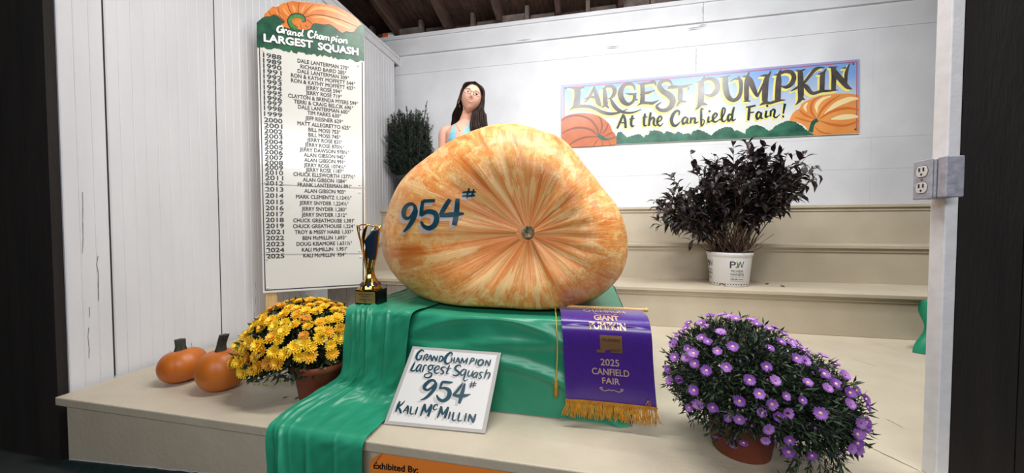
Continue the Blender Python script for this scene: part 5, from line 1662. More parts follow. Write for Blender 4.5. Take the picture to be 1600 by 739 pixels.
# dark-leaved shrub in a white nursery pot
c0 = Vector((1.018, 2.812, Z1))
shr = thing('potted_shrub', c0, 'dark burgundy leaved shrub in a white printed nursery pot on the lowest step', 'potted plant')
mb = MB()
mb.lathe([(0.0005, 0.004), (0.118, 0.0), (0.122, 0.004), (0.140, 0.205), (0.141, 0.21), (0.145, 0.212), (0.147, 0.238), (0.144, 0.241), (0.139, 0.238), (0.134, 0.20), (0.0005, 0.20)], c0, 64)
pob = mb.build('pot', mat('white_nursery_pot', (226, 226, 228), 0.35), shr, True)
pb = BVHTree.FromPolygons([v.co.copy() for v in pob.data.vertices], [tuple(p.vertices) for p in pob.data.polygons])
mb = MB()
mb.lathe([(0.1385, 0.2385), (0.1455, 0.2425), (0.1480, 0.240)], c0, 64)
mb.lathe([(0.0005, 0.215), (0.08, 0.213), (0.137, 0.208)], c0, 32)
mb.build('soil', SOIL, shr)


def pot_pt(px_, z, off=0.0008):
    d = at_y(px_, 418, 2.80) - EYE
    a0_ = EYE + Vector((d.x, d.y, 0)) * 0.6
    o_ = Vector((a0_.x, a0_.y, Z1 + z))
    h, n, i, dd = pb.ray_cast(o_, Vector((d.x, d.y, 0)).normalized())
    if h is None: return Vector((c0.x - 0.14, c0.y - 0.02, Z1 + z))
    return h + (n if n.y < 0 or n.x < 0 else -n) * off


mb = MB()
green = MB()
for px0 in (1151.5, 1108.0):
    k = 1.0 if px0 > 1120 else 0.55
    pl_ = lambda u, v: pot_pt(px0 + u * 190 * k, v)
    for body, z, s_, w_, x_, bd in (('P', 0.133, 0.046, 0.048, -0.034, 0.01), ('W', 0.133, 0.046, 0.062, 0.026, 0.0), ('PROVEN', 0.103, 0.0165, 0.098, 0, 0.0), ('WINNERS', 0.080, 0.0165, 0.112, 0, 0.0), ('COLOR', 0.049, 0.010, 0.056, -0.022, 0.03)):
        write(mb, body, lambda u, v: pl_(u, z + v), s_, x_, 0, 'C', w_, 1, bd)
    for a, b, z, t in ((-0.058, 0.058, 0.070, 0.0012), (-0.058, 0.058, 0.041, 0.001), (0.012, 0.05, 0.052, 0.003)):
        mb.grid([[pl_(lerp(a, b, i / 12), z) for i in range(13)], [pl_(lerp(a, b, i / 12), z + t) for i in range(13)]])
    lf = crom([(-0.018, 0.138), (-0.006, 0.142), (0.006, 0.160), (0.008, 0.172)], 4)
    green.grid([[pot_pt(px0 + (x) * 190 * k, z, 0.0012) for x, z in lf], [pot_pt(px0 + (x + 0.010 * math.sin(i / 12 * 3.14)) * 190 * k, z - 0.008 * math.sin(i / 12 * 3.14), 0.0012) for i, (x, z) in enumerate(lf)]])
for i in range(14):
    px_ = 1112 + i * 4.2
    mb.grid([[pot_pt(px_, 0.014), pot_pt(px_ + 1.4, 0.014)], [pot_pt(px_, 0.021), pot_pt(px_ + 1.4, 0.021)]])
mb.build('pot_print', mat('pot_print_black', (38, 38, 42), 0.5), shr)
green.build('leaf_logo', mat('logo_green', (96, 140, 60), 0.5), shr)
mb = MB()
hc = [pot_pt(1129 + 5.2 * math.cos(math.pi * i / 10), 0.003 + 0.016 * math.sin(math.pi * i / 10), 0.001) for i in range(11)]
mb.add(hc, [tuple(range(11))])
mb.build('drain_hole', GAP, shr)
DL1 = mat('burgundy_leaf', (42, 32, 37), 0.42, var=(28, 22, 26), scale=30)
DL2 = mat('dark_olive_leaf', (52, 54, 44), 0.45, var=(36, 38, 34), scale=30)
DL3 = mat('plum_leaf', (58, 40, 46), 0.42)
TWIG = mat('brown_twig', (104, 80, 66), 0.8, var=(70, 52, 44), scale=40)
st, lv = MB(), MB()
tops = []
for k in range(64):
    u = rnd.random()
    if k < 14:   # low spreading shoots on the left
        e = Vector((rnd.uniform(0.54, 0.80), 2.80 + rnd.uniform(-0.25, 0.2), rnd.uniform(0.62, 0.92)))
    else:
        x = rnd.uniform(0.62, 1.46)
        zt_ = 1.27 - 0.42 * max(0, (0.86 - x) / 0.25) ** 1.2 * 0.6 - 0.10 * max(0, (x - 1.30) / 0.16)
        e = Vector((x, 2.81 + rnd.uniform(-0.28, 0.26), rnd.uniform(zt_ - 0.30, zt_)))
    tops.append(e)
for kx, kz in ((1.02, 1.30), (0.74, 1.22), (1.22, 1.25), (1.47, 1.17), (0.515, 0.82), (1.12, 1.28), (1.36, 1.2), (1.49, 1.08)): tops.append(Vector((kx, 2.78, kz)))
for e in tops:
    b_ = c0 + Vector((rnd.uniform(-0.09, 0.09), rnd.uniform(-0.07, 0.07), 0.21))
    mid = b_.lerp(e, 0.45) + Vector((0, 0, 0.05)) + rdir() * 0.02
    c = crom([tuple(b_), tuple(mid), tuple(e)], 8)
    st.tube(c, [lerp(0.0045, 0.0014, i / (len(c) - 1)) for i in range(len(c))], 5)
    n_ = len(c)
    for sub in range(4):
        i0 = rnd.randrange(n_ // 3, n_ - 2)
        p0_ = Vector(c[i0])
        d = (Vector(c[i0 + 1]) - p0_).normalized()
        d2 = (d + rdir() * 0.75 + Vector((0, 0, 0.15))).normalized()
        q = [tuple(p0_ + d2 * t * 0.05 + Vector((0, 0, -0.004 * t * t))) for t in range(4)]
        if p0_.z > 0.66 or rnd.random() < 0.4:
            st.tube(q, 0.0013, 4)
            for t in range(1, 4):
                for e2 in range(2): leaf(lv, Vector(q[t]), d2 * 0.6 + rdir() * 0.8 + Vector((0, -0.1, -0.05)), Vector((0, 0, 1)) + rdir() * 0.4, rnd.uniform(0.058, 0.098), rnd.uniform(0.024, 0.038), rnd.uniform(0.05, 0.35), rnd.choices((0, 1, 2), (0.55, 0.25 + 0.5 * max(0, 0.95 - e.z), 0.2))[0])
    for i in range(int(n_ * 0.45), n_):
        p0_ = Vector(c[i])
        if p0_.z < 0.70 and e.z > 0.95: continue
        for e2 in range(1 + (rnd.random() < 0.45)):
            leaf(lv, p0_, rdir() + (e - b_).normalized() * 0.5, Vector((0, 0, 1)) + rdir() * 0.4, rnd.uniform(0.058, 0.100), rnd.uniform(0.024, 0.040), rnd.uniform(0.05, 0.35), rnd.choices((0, 1, 2), (0.6, 0.2 + 0.5 * max(0, 0.95 - e.z), 0.2))[0])
for k in range(60):   # bare twiggy base
    b_ = c0 + Vector((rnd.uniform(-0.11, 0.11), rnd.uniform(-0.10, 0.10), 0.212))
    e = b_ + Vector((rnd.gauss(0, 0.10), rnd.gauss(0, 0.06), rnd.uniform(0.05, 0.24)))
    st.tube(crom([tuple(b_), tuple(b_.lerp(e, 0.5) + rdir() * 0.015), tuple(e)], 4), 0.0016, 4)
st.build('stems', TWIG, shr)
lv.build('foliage', [DL1, DL2, DL3], shr)

# yew in a black pot on the top step
c0 = Vector((-1.925, 3.585, Z3))
yew = thing('potted_yew', c0, 'tall dark green yew bush in a black pot in the back left corner', 'potted plant')
mb = MB()
pot(mb, c0, 0.135, 0.165, 0.37)
mb.build('pot', mat('black_nursery_pot', (34, 36, 40), 0.45), yew, True)
mb = MB()
mb.lathe([(0.0005, 0.35), (0.10, 0.348), (0.155, 0.343)], c0, 24)
mb.build('soil', SOIL, yew)
mb = MB()


def needle_shoot(mb, c, dens, ln):
    for i in range(len(c) - 1):
        a, b_ = Vector(c[i]), Vector(c[i + 1])
        d = (b_ - a).normalized()
        for k in range(dens):
            p = a.lerp(b_, rnd.random())
            v = (rdir() * 0.9 + d * 0.8).normalized()
            s_ = v.cross(rdir()).normalized() * 0.0034
            mb.add([p - s_, p + s_, p + v * ln * rnd.uniform(0.7, 1.2)], [(0, 1, 2)], rnd.randrange(2))


for k in range(190):
    a = rnd.uniform(0, 6.283)
    r_ = math.sqrt(rnd.random())
    b_ = c0 + Vector((0.11 * r_ * math.cos(a), 0.11 * r_ * math.sin(a), 0.36))
    h = rnd.uniform(0.30, 1.0) if k % 3 else rnd.uniform(0.75, 1.0)
    rr = 0.235 * (1 if h < 0.95 else 0.9)
    e = Vector((max(c0.x + rr * r_ * math.cos(a) * 1.02, XL + 0.02), min(c0.y + 0.19 * r_ * math.sin(a), YB - 0.03), Z3 + 0.36 + 0.76 * h * (1 - 0.06 * r_)))
    mid = b_.lerp(e, 0.4) + Vector(((e.x - b_.x) * 0.35, (e.y - b_.y) * 0.35, 0))
    c = crom([tuple(b_), tuple(mid), tuple(e)], 8)
    mb.tube(c, 0.0022, 4, 2, False)
    needle_shoot(mb, c, 15, 0.030)
    for s_ in range(5):
        i0 = rnd.randrange(3, len(c) - 2)
        p = Vector(c[i0])
        d = Vector((math.cos(a) * 0.5 + rnd.gauss(0, 0.4), math.sin(a) * 0.5 + rnd.gauss(0, 0.4), 0.9)).normalized()
        e2 = p + d * rnd.uniform(0.06, 0.13)
        if e2.x > XL + 0.02 and e2.y < YB - 0.03: needle_shoot(mb, [tuple(p.lerp(e2, t / 3)) for t in range(4)], 12, 0.028)
for X_, Y_, Z_ in ((-1.675, 3.52, 2.03), (-1.745, 3.5, 1.93), (-2.08, 3.5, 1.90), (-1.90, 3.5, 1.99), (-1.98, 3.5, 1.95)):
    e = Vector((X_, Y_, Z_))
    c = crom([tuple(c0 + Vector((0.05, 0, 0.4))), tuple((c0 + Vector((0, 0, 0.5))).lerp(e, 0.5) + Vector((0.04, -0.03, -0.1)) * (1 if X_ > -1.8 else 0)), tuple(e)], 12)
    mb.tube(c, 0.0022, 4, 2, False)
    needle_shoot(mb, c, 14, 0.026)
mb.build('foliage', [mat('yew_needle', (38, 56, 44), 0.5), mat('yew_needle_dark', (26, 40, 34), 0.5), TWIG], yew)

# ------------------------------------------------------------------ dry leaves fallen on the stage and step
for (x, y, z, a, lb) in ((441, 622.5, 0, 0.3, 'curled dry leaf left of the terracotta pot of yellow flowers, farthest from the pot'), (459.5, 625, 0, 1.2, 'small dry leaf touching the base of the yellow flower pot'), (470, 637, 0, 2.0, 'dry leaf between the yellow flower pot and the spread green cloth'),
                         (1196, 444.5, Z1, 0.6, 'dry leaf on the step just right of the white nursery pot'), (1226, 448.5, Z1, 1.9, 'tiny dry leaf on the step, well right of the white nursery pot'), (1092, 433.5, Z1, 0.1, 'dry leaf on the step against the riser left of the white nursery pot')):
    p = at_z(x, y, z)
    mb = MB()
    d = Vector((math.cos(a), math.sin(a), 0.1))
    leaf(mb, p + Vector((0, 0, 0.003)), d, Vector((0, 0, 1)), 0.022 if z == 0 else 0.036, 0.010 if z == 0 else 0.020, -0.1)
    o = mb.build('fallen_leaf', mat('dry_leaf', (62, 50, 38), 0.8), None)
    o.modifiers.new('thickness', 'SOLIDIFY').thickness = 0.0008
    tag(o, lb, 'leaf', 'fallen dry leaves')

# ------------------------------------------------------------------ young woman standing behind the pumpkin
PX, PY, PZ0 = -0.975, 2.775, Z1
girl = thing('person', (PX, PY, PZ0), 'smiling person with long dark hair and glasses in a light blue top behind the pumpkin', 'person')


def skin_material():
    m = mat('skin', (232, 184, 160), 0.45, var=(226, 172, 148), scale=10)
    m.node_tree.nodes['Principled BSDF'].inputs['Subsurface Weight'].default_value = 0.12
    m.node_tree.nodes['Principled BSDF'].inputs['Subsurface Radius'].default_value = (0.01, 0.004, 0.002)
    return m


HC = at_y(736.5, 154.0, PY - 0.03)
HS = 1.09
HR = Matrix.Rotation(math.radians(14), 3, Vector((-0.30, 0.95, 0)).normalized()) @ Matrix.Rotation(math.radians(21), 3, 'Z') @ Matrix.Rotation(math.radians(-6), 3, 'X')


def G(x, s_): return math.exp(-(x / s_) ** 2)


def head_pt(v):
    """direction -> point of the head; the face looks along -Y"""
    x, y, z = v.x * 0.074, v.y * 0.092, v.z * 0.108
    if v.z < 0.05:
        k = min(1, (0.05 - v.z))
        x *= 1 - 0.27 * k ** 1.8
        if v.y > 0: y *= 1 - 0.40 * k
        else: y *= 1 - 0.10 * k
    if v.y < 0:
        f_ = min(1, -v.y * 1.6)
        d = 0
        d += 0.022 * G(x, 0.010) * (G(z + 0.026, 0.014) + 0.55 * G(z + 0.006, 0.016) + 0.25 * G(z - 0.012, 0.014))
        d += 0.006 * (G(x - 0.013, 0.008) + G(x + 0.013, 0.008)) * G(z + 0.030, 0.009)
        d -= 0.010 * (G(x - 0.031, 0.016) + G(x + 0.031, 0.016)) * G(z - 0.004, 0.013)
        d += 0.004 * G(abs(x) - 0.030, 0.022) * G(z - 0.026, 0.010)
        d += 0.007 * G(abs(x) - 0.036, 0.018) * G(z + 0.036, 0.020)
        d += 0.005 * G(x, 0.026) * G(z + 0.060, 0.014)
        d += 0.009 * G(x, 0.020) * G(z + 0.096, 0.014)
        y -= d * f_
    return Vector((x, y, z))


def hw(p): return HC + HR @ (Vector(p) * HS)


bm_ = MB()
rows = []
for j in range(73):
    p = math.pi * min(max(j / 72, 0.004), 0.996)
    rows.append([hw(head_pt(Vector((math.sin(p) * math.cos(2 * math.pi * i / 96), math.sin(p) * math.sin(2 * math.pi * i / 96), math.cos(p))))) for i in range(96)])
bm_.grid(rows, 0, True)
bm_.add(rows[0], [tuple(range(96))]); bm_.add(rows[-1], [tuple(range(96))[::-1]])
for sx in (-1, 1):   # ears
    er = []
    for i in range(9):
        t_ = i / 8 * math.pi
        er.append(hw((sx * (0.070 + 0.010 * math.sin(t_)), 0.008 + 0.010 * math.sin(t_), 0.022 - 0.055 * i / 8)))
    bm_.tube(er, [0.005, 0.007, 0.008, 0.008, 0.008, 0.007, 0.007, 0.007, 0.005], 8)
# neck and trunk: one closed loft of ellipses
neck_top = hw((0, 0.026, -0.05))
TR = [(0.76, 0.0, 0.02, 0.155, 0.105), (0.84, 0, 0, 0.158, 0.108), (0.95, 0, 0, 0.125, 0.088), (1.05, 0, 0, 0.132, 0.092), (1.12, 0, -0.008, 0.145, 0.105), (1.18, 0, -0.004, 0.150, 0.098), (1.225, 0, 0.004, 0.150, 0.078), (1.255, 0.002, 0.008, 0.118, 0.062), (1.275, 0.006, 0.010, 0.076, 0.054), (1.295, 0.012, 0.010, 0.052, 0.049)]
rings = [(Vector((PX - 0.02 + dx, PY + dy, PZ0 + z)), rx_, ry_) for z, dx, dy, rx_, ry_ in TR]
for t_ in (0.35, 0.7, 1.0):
    rings.append((rings[9][0].lerp(neck_top, t_), lerp(0.048, 0.044, t_), lerp(0.048, 0.046, t_)))
rows = [[c + Vector((rx_ * math.cos(2 * math.pi * i / 40), ry_ * math.sin(2 * math.pi * i / 40), 0)) for i in range(40)] for c, rx_, ry_ in rings]
bm_.grid(rows, 0, True)
bm_.add(rows[0], [tuple(range(40))[::-1]]); bm_.add(rows[-1], [tuple(range(40))])
BC = Vector((PX - 0.02, PY, PZ0))


def limb(pts, rad, n=16): bm_.tube(crom([tuple(p) for p in pts], 5), [r[0] for r in crom([(r_,) for r_ in rad], 5)], n)


for sx in (-1, 1):
    sh = BC + Vector((sx * 0.165, 0.004, 1.205))
    el, wr = BC + Vector((sx * 0.205, 0.01, 0.93)), BC + Vector((sx * 0.215, -0.05, 0.70))
    limb([sh + Vector((-sx * 0.06, 0, 0.012)), sh, sh.lerp(el, 0.35), el, el.lerp(wr, 0.35), wr, wr + Vector((0, -0.006, -0.03))], [0.045, 0.050, 0.044, 0.036, 0.035, 0.024, 0.024])
    # palm, four fingers and thumb, slightly curled
    pm = wr + Vector((0, -0.012, -0.075))
    limb([wr + Vector((0, 0, -0.01)), wr.lerp(pm, 0.6), pm], [0.022, 0.026, 0.024], 12)
    for q, (oy, ln) in enumerate(((-0.028, 0.068), (-0.010, 0.076), (0.009, 0.070), (0.027, 0.055))):
        a = pm + Vector((0, oy, -0.004))
        limb([a, a + Vector((-sx * 0.006, 0, -ln * 0.5)), a + Vector((-sx * 0.022, 0, -ln * 0.92))], [0.0092, 0.0082, 0.0068], 8)
    a = wr + Vector((0, -0.022, -0.035))
    limb([a, a + Vector((-sx * 0.008, -0.022, -0.025)), a + Vector((-sx * 0.016, -0.026, -0.055))], [0.011, 0.0095, 0.0078], 8)
    hp, kn, an = BC + Vector((sx * 0.085, 0.01, 0.80)), BC + Vector((sx * 0.088, 0.0, 0.44)), BC + Vector((sx * 0.085, 0.02, 0.085))
    limb([hp + Vector((0, 0, 0.03)), hp.lerp(kn, 0.3), kn, kn.lerp(an, 0.35), an], [0.085, 0.078, 0.052, 0.052, 0.036])
    limb([an + Vector((0, 0.02, -0.02)), an + Vector((0, -0.05, -0.040)), an + Vector((0, -0.13, -0.058))], [0.034, 0.033, 0.022])
body = bm_.build('body', skin_material(), girl, True)
rm = body.modifiers.new('join', 'REMESH')
rm.mode = 'VOXEL'
rm.voxel_size = 0.0042
rm.use_smooth_shade = True
sm = body.modifiers.new('soften', 'SMOOTH')
sm.factor = 0.5
sm.iterations = 3
bpy.context.view_layer.update()
dg = bpy.context.evaluated_depsgraph_get()
me = bpy.data.meshes.new_from_object(body.evaluated_get(dg))
body.modifiers.clear()
body.data = me
me.polygons.foreach_set('use_smooth', [True] * len(me.polygons))
bt = BVHTree.FromPolygons([v.co.copy() for v in me.vertices], [tuple(p.vertices) for p in me.polygons])


def face(x, z, off=0.0):
    """point on the face at head coordinates x, z"""
    o_, d = hw((x, -0.3, z)), HR @ Vector((0, 1, 0))
    h, n, i, dd = bt.ray_cast(o_, d)
    if h is None: h = hw((x, -0.085, z))
    return h - d * off


def ribbon_on_face(mb, pts, off, mi=0):
    c = crom(pts, 5)
    L_, R_ = [], []
    for i, (x, z, w) in enumerate(c):
        a, b_ = c[max(i - 1, 0)], c[min(i + 1, len(c) - 1)]
        tx, tz = b_[0] - a[0], b_[1] - a[1]
        l = math.hypot(tx, tz) or 1
        L_.append(face(x - tz / l * w / 2, z + tx / l * w / 2, off)); R_.append(face(x + tz / l * w / 2, z - tx / l * w / 2, off))
    mb.grid([R_, L_], mi)


mb = MB()
for sx in (-1, 1):
    n = 20
    mb.add([face(sx * 0.031, 0.004, 0.0012)] + [face(sx * 0.031 + 0.0140 * math.cos(2 * math.pi * i / n), 0.004 + (0.0050 if math.sin(2 * math.pi * i / n) > 0 else 0.0042) * math.sin(2 * math.pi * i / n), 0.0010) for i in range(n)], [(0, i + 1, (i + 1) % n + 1) for i in range(n)], 0)
    mb.add([face(sx * 0.031, 0.0045, 0.0022)] + [face(sx * 0.031 + 0.0056 * math.cos(2 * math.pi * i / n), 0.0045 + 0.0052 * math.sin(2 * math.pi * i / n), 0.0020) for i in range(n)], [(0, i + 1, (i + 1) % n + 1) for i in range(n)], 1)
    ribbon_on_face(mb, [(sx * 0.016, 0.005, 0.001), (sx * 0.024, 0.0102, 0.0026), (sx * 0.034, 0.0108, 0.0030), (sx * 0.047, 0.006, 0.0016)], 0.0026, 1)
mb.build('eyes', [mat('eye_white', (226, 220, 214), 0.3), mat('dark_iris', (40, 28, 24), 0.25)], girl)
mb = MB()
for sx in (-1, 1): ribbon_on_face(mb, [(sx * 0.014, 0.021, 0.003), (sx * 0.026, 0.0265, 0.005), (sx * 0.040, 0.026, 0.004), (sx * 0.050, 0.019, 0.0015)], 0.0012)
mb.build('eyebrows', mat('brow_brown', (66, 46, 38), 0.7), girl)
mb = MB()
ribbon_on_face(mb, [(-0.027, -0.0510, 0.001), (-0.018, -0.0558, 0.0058), (0, -0.0583, 0.0080), (0.018, -0.0558, 0.0058), (0.027, -0.0510, 0.001)], 0.0012, 1)
ribbon_on_face(mb, [(-0.028, -0.0505, 0.001), (-0.017, -0.0527, 0.0030), (-0.005, -0.0534, 0.0038), (0, -0.0540, 0.0032), (0.005, -0.0534, 0.0038), (0.017, -0.0527, 0.0030), (0.028, -0.0505, 0.001)], 0.0024, 0)
ribbon_on_face(mb, [(-0.027, -0.0515, 0.001), (-0.017, -0.0598, 0.0032), (0, -0.0635, 0.0046), (0.017, -0.0598, 0.0032), (0.027, -0.0515, 0.001)], 0.0024, 0)
mb.build('mouth', [mat('lips', (206, 130, 122), 0.4), mat('teeth', (236, 230, 224), 0.3)], girl)
# glasses
mb = MB()
gl = MB()
for sx in (-1, 1):
    pts = []
    for i in range(29):
        t_ = 2 * math.pi * i / 28
        cx_, cz_ = math.copysign(abs(math.cos(t_)) ** 0.6, math.cos(t_)), math.copysign(abs(math.sin(t_)) ** 0.65, math.sin(t_))
        pts.append(hw((sx * 0.034 + 0.0245 * cx_, -0.1005 + 0.006 * abs((sx * 0.034 + 0.0245 * cx_) / 0.05), 0.001 + 0.0165 * cz_)))
    mb.tube(pts, 0.0022, 6)
    gl.add(pts[:-1], [tuple(range(28))])
    mb.tube([hw((sx * 0.058, -0.094, 0.006)), hw((sx * 0.071, -0.080, 0.007)), hw((sx * 0.079, 0.004, 0.006))], 0.0018, 6)
mb.tube(crom([tuple(hw((-0.010, -0.1015, 0.004))), tuple(hw((0, -0.1055, 0.008))), tuple(hw((0.010, -0.1015, 0.004)))], 4), 0.0018, 6)
gs = mb.build('glasses', mat('rose_gold_frame', (150, 116, 108), 0.35, 0.4), girl, True)
GM = bpy.data.materials.new('clear_lens')
GM.use_nodes = True
nt = GM.node_tree
mx, tr_, gg = nt.nodes.new('ShaderNodeMixShader'), nt.nodes.new('ShaderNodeBsdfTransparent'), nt.nodes.new('ShaderNodeBsdfGlossy')
gg.inputs['Roughness'].default_value = 0.25
mx.inputs[0].default_value = 0.012
nt.links.new(tr_.outputs[0], mx.inputs[1]); nt.links.new(gg.outputs[0], mx.inputs[2]); nt.links.new(mx.outputs[0], nt.nodes['Material Output'].inputs[0])
gl.build('lenses', GM, gs)
# earring and necklace
mb = MB()
ec = hw((-0.078, -0.004, -0.050))
mb.tube([ec + HR @ Vector((0.003 * math.sin(2 * math.pi * i / 20), 0.012 * math.cos(2 * math.pi * i / 20), 0.012 * math.sin(2 * math.pi * i / 20))) + Vector((-0.004, 0, -0.006)) for i in range(21)], 0.0022, 6)
mb.build('earring', mat('gold_earring', (222, 186, 140), 0.3, 0.8), girl, True)


def chest(x, z, off=0.003):
    h, n, i, dd = bt.ray_cast(Vector((BC.x + x, PY - 0.4, PZ0 + z)), Vector((0, 1, 0)))
    if h is None: return Vector((BC.x + x, PY - 0.06, PZ0 + z))
    return h + Vector((0, -off, 0))


mb = MB()
nk = crom([(-0.055, 1.268), (-0.030, 1.232), (0.004, 1.196), (0.040, 1.232), (0.066, 1.268)], 6)
mb.tube([chest(x, z, 0.002) for x, z in nk], 0.0011, 5)
mb.lathe([(0.0003, -0.007), (0.006, -0.003), (0.0075, 0.001), (0.003, 0.007), (0.0003, 0.008)], chest(0.004, 1.190, 0.004), 10)
mb.build('necklace', mat('pale_gold_chain', (226, 206, 180), 0.3, 0.6), girl, True)
# light blue camisole with straps, trousers
BLUE = mat('light_blue_knit', (142, 208, 230), 0.7, var=(124, 192, 218), scale=60, bump=0.15, bscale=150)
mb = MB()
rows = []
for z, dx, dy, rx_, ry_ in TR[2:4] + [(1.09, 0, -0.005, 0.140, 0.100)]:
    rows.append([Vector((BC.x + dx + (rx_ + 0.006) * math.cos(2 * math.pi * i / 56), PY + dy + (ry_ + 0.006) * math.sin(2 * math.pi * i / 56), PZ0 + z)) for i in range(56)])
mb.grid(rows, 0, True)
# triangular cups rising to the straps
for sx in (-1, 1):
    rows = []
    for j in range(13):
        f_ = j / 12
        z = lerp(1.085, 1.235, f_)
        x0, x1 = lerp(0.004, 0.052, f_ ** 0.8), lerp(0.130, 0.066, f_ ** 0.6)
        rows.append([chest(sx * lerp(x0, x1, i / 10), z, 0.005) for i in range(11)])
    mb.grid(rows)
    rows = []
    for j in range(9):
        f_ = j / 8
        c_ = [chest(sx * (lerp(0.052, 0.060, f_)), lerp(1.232, 1.262, f_), 0.004), chest(sx * (lerp(0.066, 0.072, f_)), lerp(1.232, 1.262, f_), 0.004)]
        rows.append(c_)
    top_ = rows[-1]
    for a, b_ in ((0.03, 0.010), (0.07, 0.006), (0.10, -0.02)):
        rows.append([p + Vector((0, a, b_)) for p in top_])
    mb.grid(rows)
mb.build('camisole', BLUE, girl, True)
mb = MB()
DEN = mat('blue_denim', (62, 84, 120), 0.8, var=(52, 72, 106), scale=40)
mb.grid([[Vector((BC.x + (rx_ + 0.010) * math.cos(2 * math.pi * i / 48), PY + dy + (ry_ + 0.010) * math.sin(2 * math.pi * i / 48), PZ0 + z)) for i in range(48)] for z, rx_, ry_, dy in ((0.74, 0.150, 0.105, 0.01), (0.80, 0.158, 0.110, 0.005), (0.88, 0.150, 0.102, 0), (0.95, 0.128, 0.090, 0))], 0, True)
for sx in (-1, 1):
    c = crom([tuple(BC + Vector((sx * 0.080, 0.010, 0.83))), tuple(BC + Vector((sx * 0.088, 0.008, 0.66))), tuple(BC + Vector((sx * 0.089, 0.0, 0.44))), tuple(BC + Vector((sx * 0.087, 0.012, 0.25))), tuple(BC + Vector((sx * 0.086, 0.02, 0.075)))], 6)
    mb.tube(c, [r[0] for r in crom([(0.094,), (0.088,), (0.066,), (0.064,), (0.058,)], 6)], 24, 0, False)
mb.build('jeans', DEN, girl, True)
for sx in (-1, 1):
    mb = MB()
    a = BC + Vector((sx * 0.086, 0.045, 0.032))
    rows = []
    for j in range(15):
        f_ = j / 14
        y_ = lerp(0.05, -0.20, f_)
        w_ = 0.045 * (1 - 0.25 * (abs(f_ - 0.62) * 1.6)) * (1 if 0.02 < f_ < 0.97 else 0.55)
        hh_ = lerp(0.085, 0.042, min(1, f_ * 1.6)) * (1 if f_ < 0.9 else 0.7)
        rows.append([Vector((BC.x + sx * 0.086 + w_ * math.cos(t_), PY + y_ + 0.02, PZ0 + 0.003 + max(0, hh_ * 0.5 + hh_ * 0.5 * math.sin(t_)))) for t_ in [2 * math.pi * i / 24 for i in range(24)]])
    mb.grid(rows, 0, True)
    mb.add(rows[0], [tuple(range(24))]); mb.add(rows[-1], [tuple(range(24))[::-1]])
    mb.build('sneaker', mat('white_sneaker', (222, 222, 220), 0.5), girl, True)
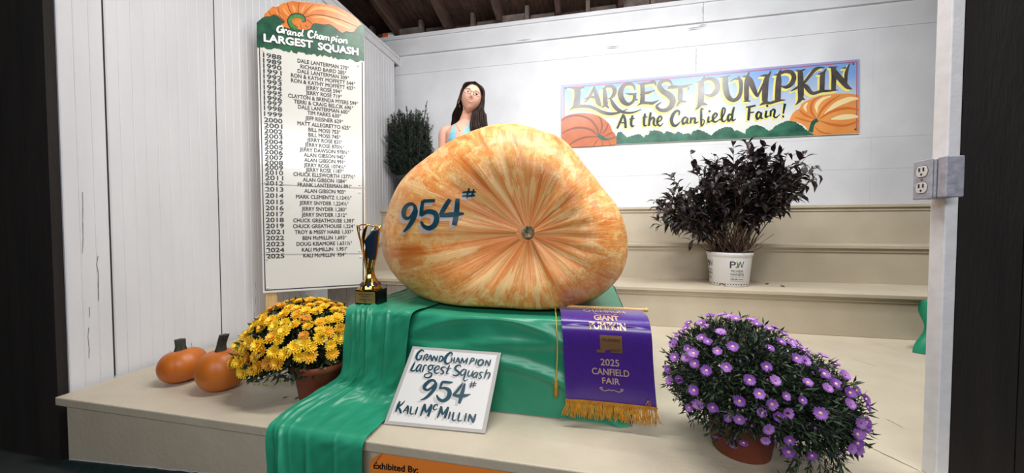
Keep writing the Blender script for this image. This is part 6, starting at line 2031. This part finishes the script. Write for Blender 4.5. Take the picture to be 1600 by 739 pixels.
# long dark hair, parted in the middle, locks swept to both shoulders
HAIR = mat('dark_brown_hair', (60, 43, 37), 0.55, spec=0.25, var=(34, 25, 22), scale=90, stretch=(3, 3, 0.4))
mb = MB()
rows = []
for j in range(20):   # cap of hair over the skull
    row = []
    for i in range(48):
        az = 2 * math.pi * i / 48
        fr = max(0, -math.sin(az))
        pmax = lerp(2.15, 0.84, min(1, fr ** 0.8 * 1.04))
        p = max(0.01, pmax * j / 19)
        q = head_pt(Vector((math.sin(p) * math.cos(az), math.sin(p) * math.sin(az), math.cos(p))))
        k = 1.075 + 0.012 * math.cos(az * 9)
        part = 0.004 * G(q.x, 0.006) * (1 if q.y < 0.03 else 0)
        row.append(hw((q.x * k, q.y * k + 0.002, q.z * k - part)))
    rows.append(row)
mb.grid(rows, 0, True)
for sx in (-1, 1):
    for k in range(170):
        t0 = rnd.random()
        f_ = rnd.random()
        yb_ = lerp(-0.062, 0.085, t0)
        st_ = Vector((sx * 0.001, lerp(-0.060, 0.06, t0), 0.113 - 0.016 * abs(t0 - 0.5)))
        m1 = Vector((sx * (0.062 + rnd.uniform(0, 0.012)), lerp(-0.052, 0.07, t0), 0.070 + rnd.uniform(-0.006, 0.006)))
        m2 = Vector((sx * ((0.070 + 0.020 * f_ if sx > 0 else 0.078) + rnd.uniform(0, 0.010)), lerp(-0.036 if sx > 0 else -0.015, 0.075, t0), 0.005))
        m3 = Vector((sx * ((0.056 + 0.044 * f_ if sx > 0 else 0.080) + rnd.uniform(-0.004, 0.012)), lerp(-0.030 if sx > 0 else 0.0, 0.080, t0), -0.065))
        P_ = [hw(st_), hw(m1), hw(m2), hw(m3)]
        if sx > 0:    # falls in front of the shoulder, wavy
            x1 = at_y(lerp(738, 757, f_), 177, PY - 0.07)
            x2 = at_y(lerp(736, 760, f_), 197, PY - 0.10)
            x3 = at_y(lerp(741, 761, f_), 216, PY - 0.12)
            w_ = rnd.uniform(-0.006, 0.006)
            P_ += [x1 + Vector((w_ + 0.006 * math.sin(f_ * 9), rnd.uniform(-0.02, 0.05), 0)), x2 + Vector((w_, rnd.uniform(-0.02, 0.03), 0)), x3 + Vector((-w_, rnd.uniform(-0.015, 0.02), rnd.uniform(-0.03, 0.03)))]
        else:         # falls behind the shoulder
            x1 = at_y(lerp(707, 720, f_), 180, PY + 0.07)
            x2 = at_y(lerp(705, 722, f_), 196, PY + 0.09)
            P_ += [x1 + Vector((rnd.uniform(-0.004, 0.004), rnd.uniform(-0.02, 0.03), 0)), x2 + Vector((0, rnd.uniform(0, 0.03), 0)), x2 + Vector((0.006, rnd.uniform(0, 0.02), -0.10))]
        c = crom([tuple(p) for p in P_], 6)
        n_ = len(c)
        c = [(p[0] + 0.005 * math.sin(i * 0.55 + f_ * 4) * max(0, i / n_ - 0.35) * 2, p[1], p[2]) for i, p in enumerate(c)]
        mb.tube(c, [0.0038 * (0.75 + 0.35 * math.sin(math.pi * min(1, i / n_ + 0.15))) * (1 if i < n_ - 6 else (n_ - i) / 7 + 0.15) for i in range(n_)], 5, 0, True, 0.8)
for k in range(70):   # back of the hair
    f_ = rnd.random()
    a = math.radians(lerp(20, 160, f_))
    P_ = [hw((0.002, 0.05, 0.108)), hw((0.068 * math.cos(a), 0.085 * math.sin(a) + 0.02, 0.05)), hw((0.075 * math.cos(a), 0.075 * math.sin(a) + 0.03, -0.04)), BC + Vector((0.05 + 0.10 * math.cos(a), 0.085, 1.27)), BC + Vector((0.05 + 0.11 * math.cos(a), 0.115, 1.12))]
    c = crom([tuple(p) for p in P_], 6)
    mb.tube(c, [0.0055] * (len(c) - 3) + [0.004, 0.003, 0.001], 5)
mb.build('hair', HAIR, girl, True)
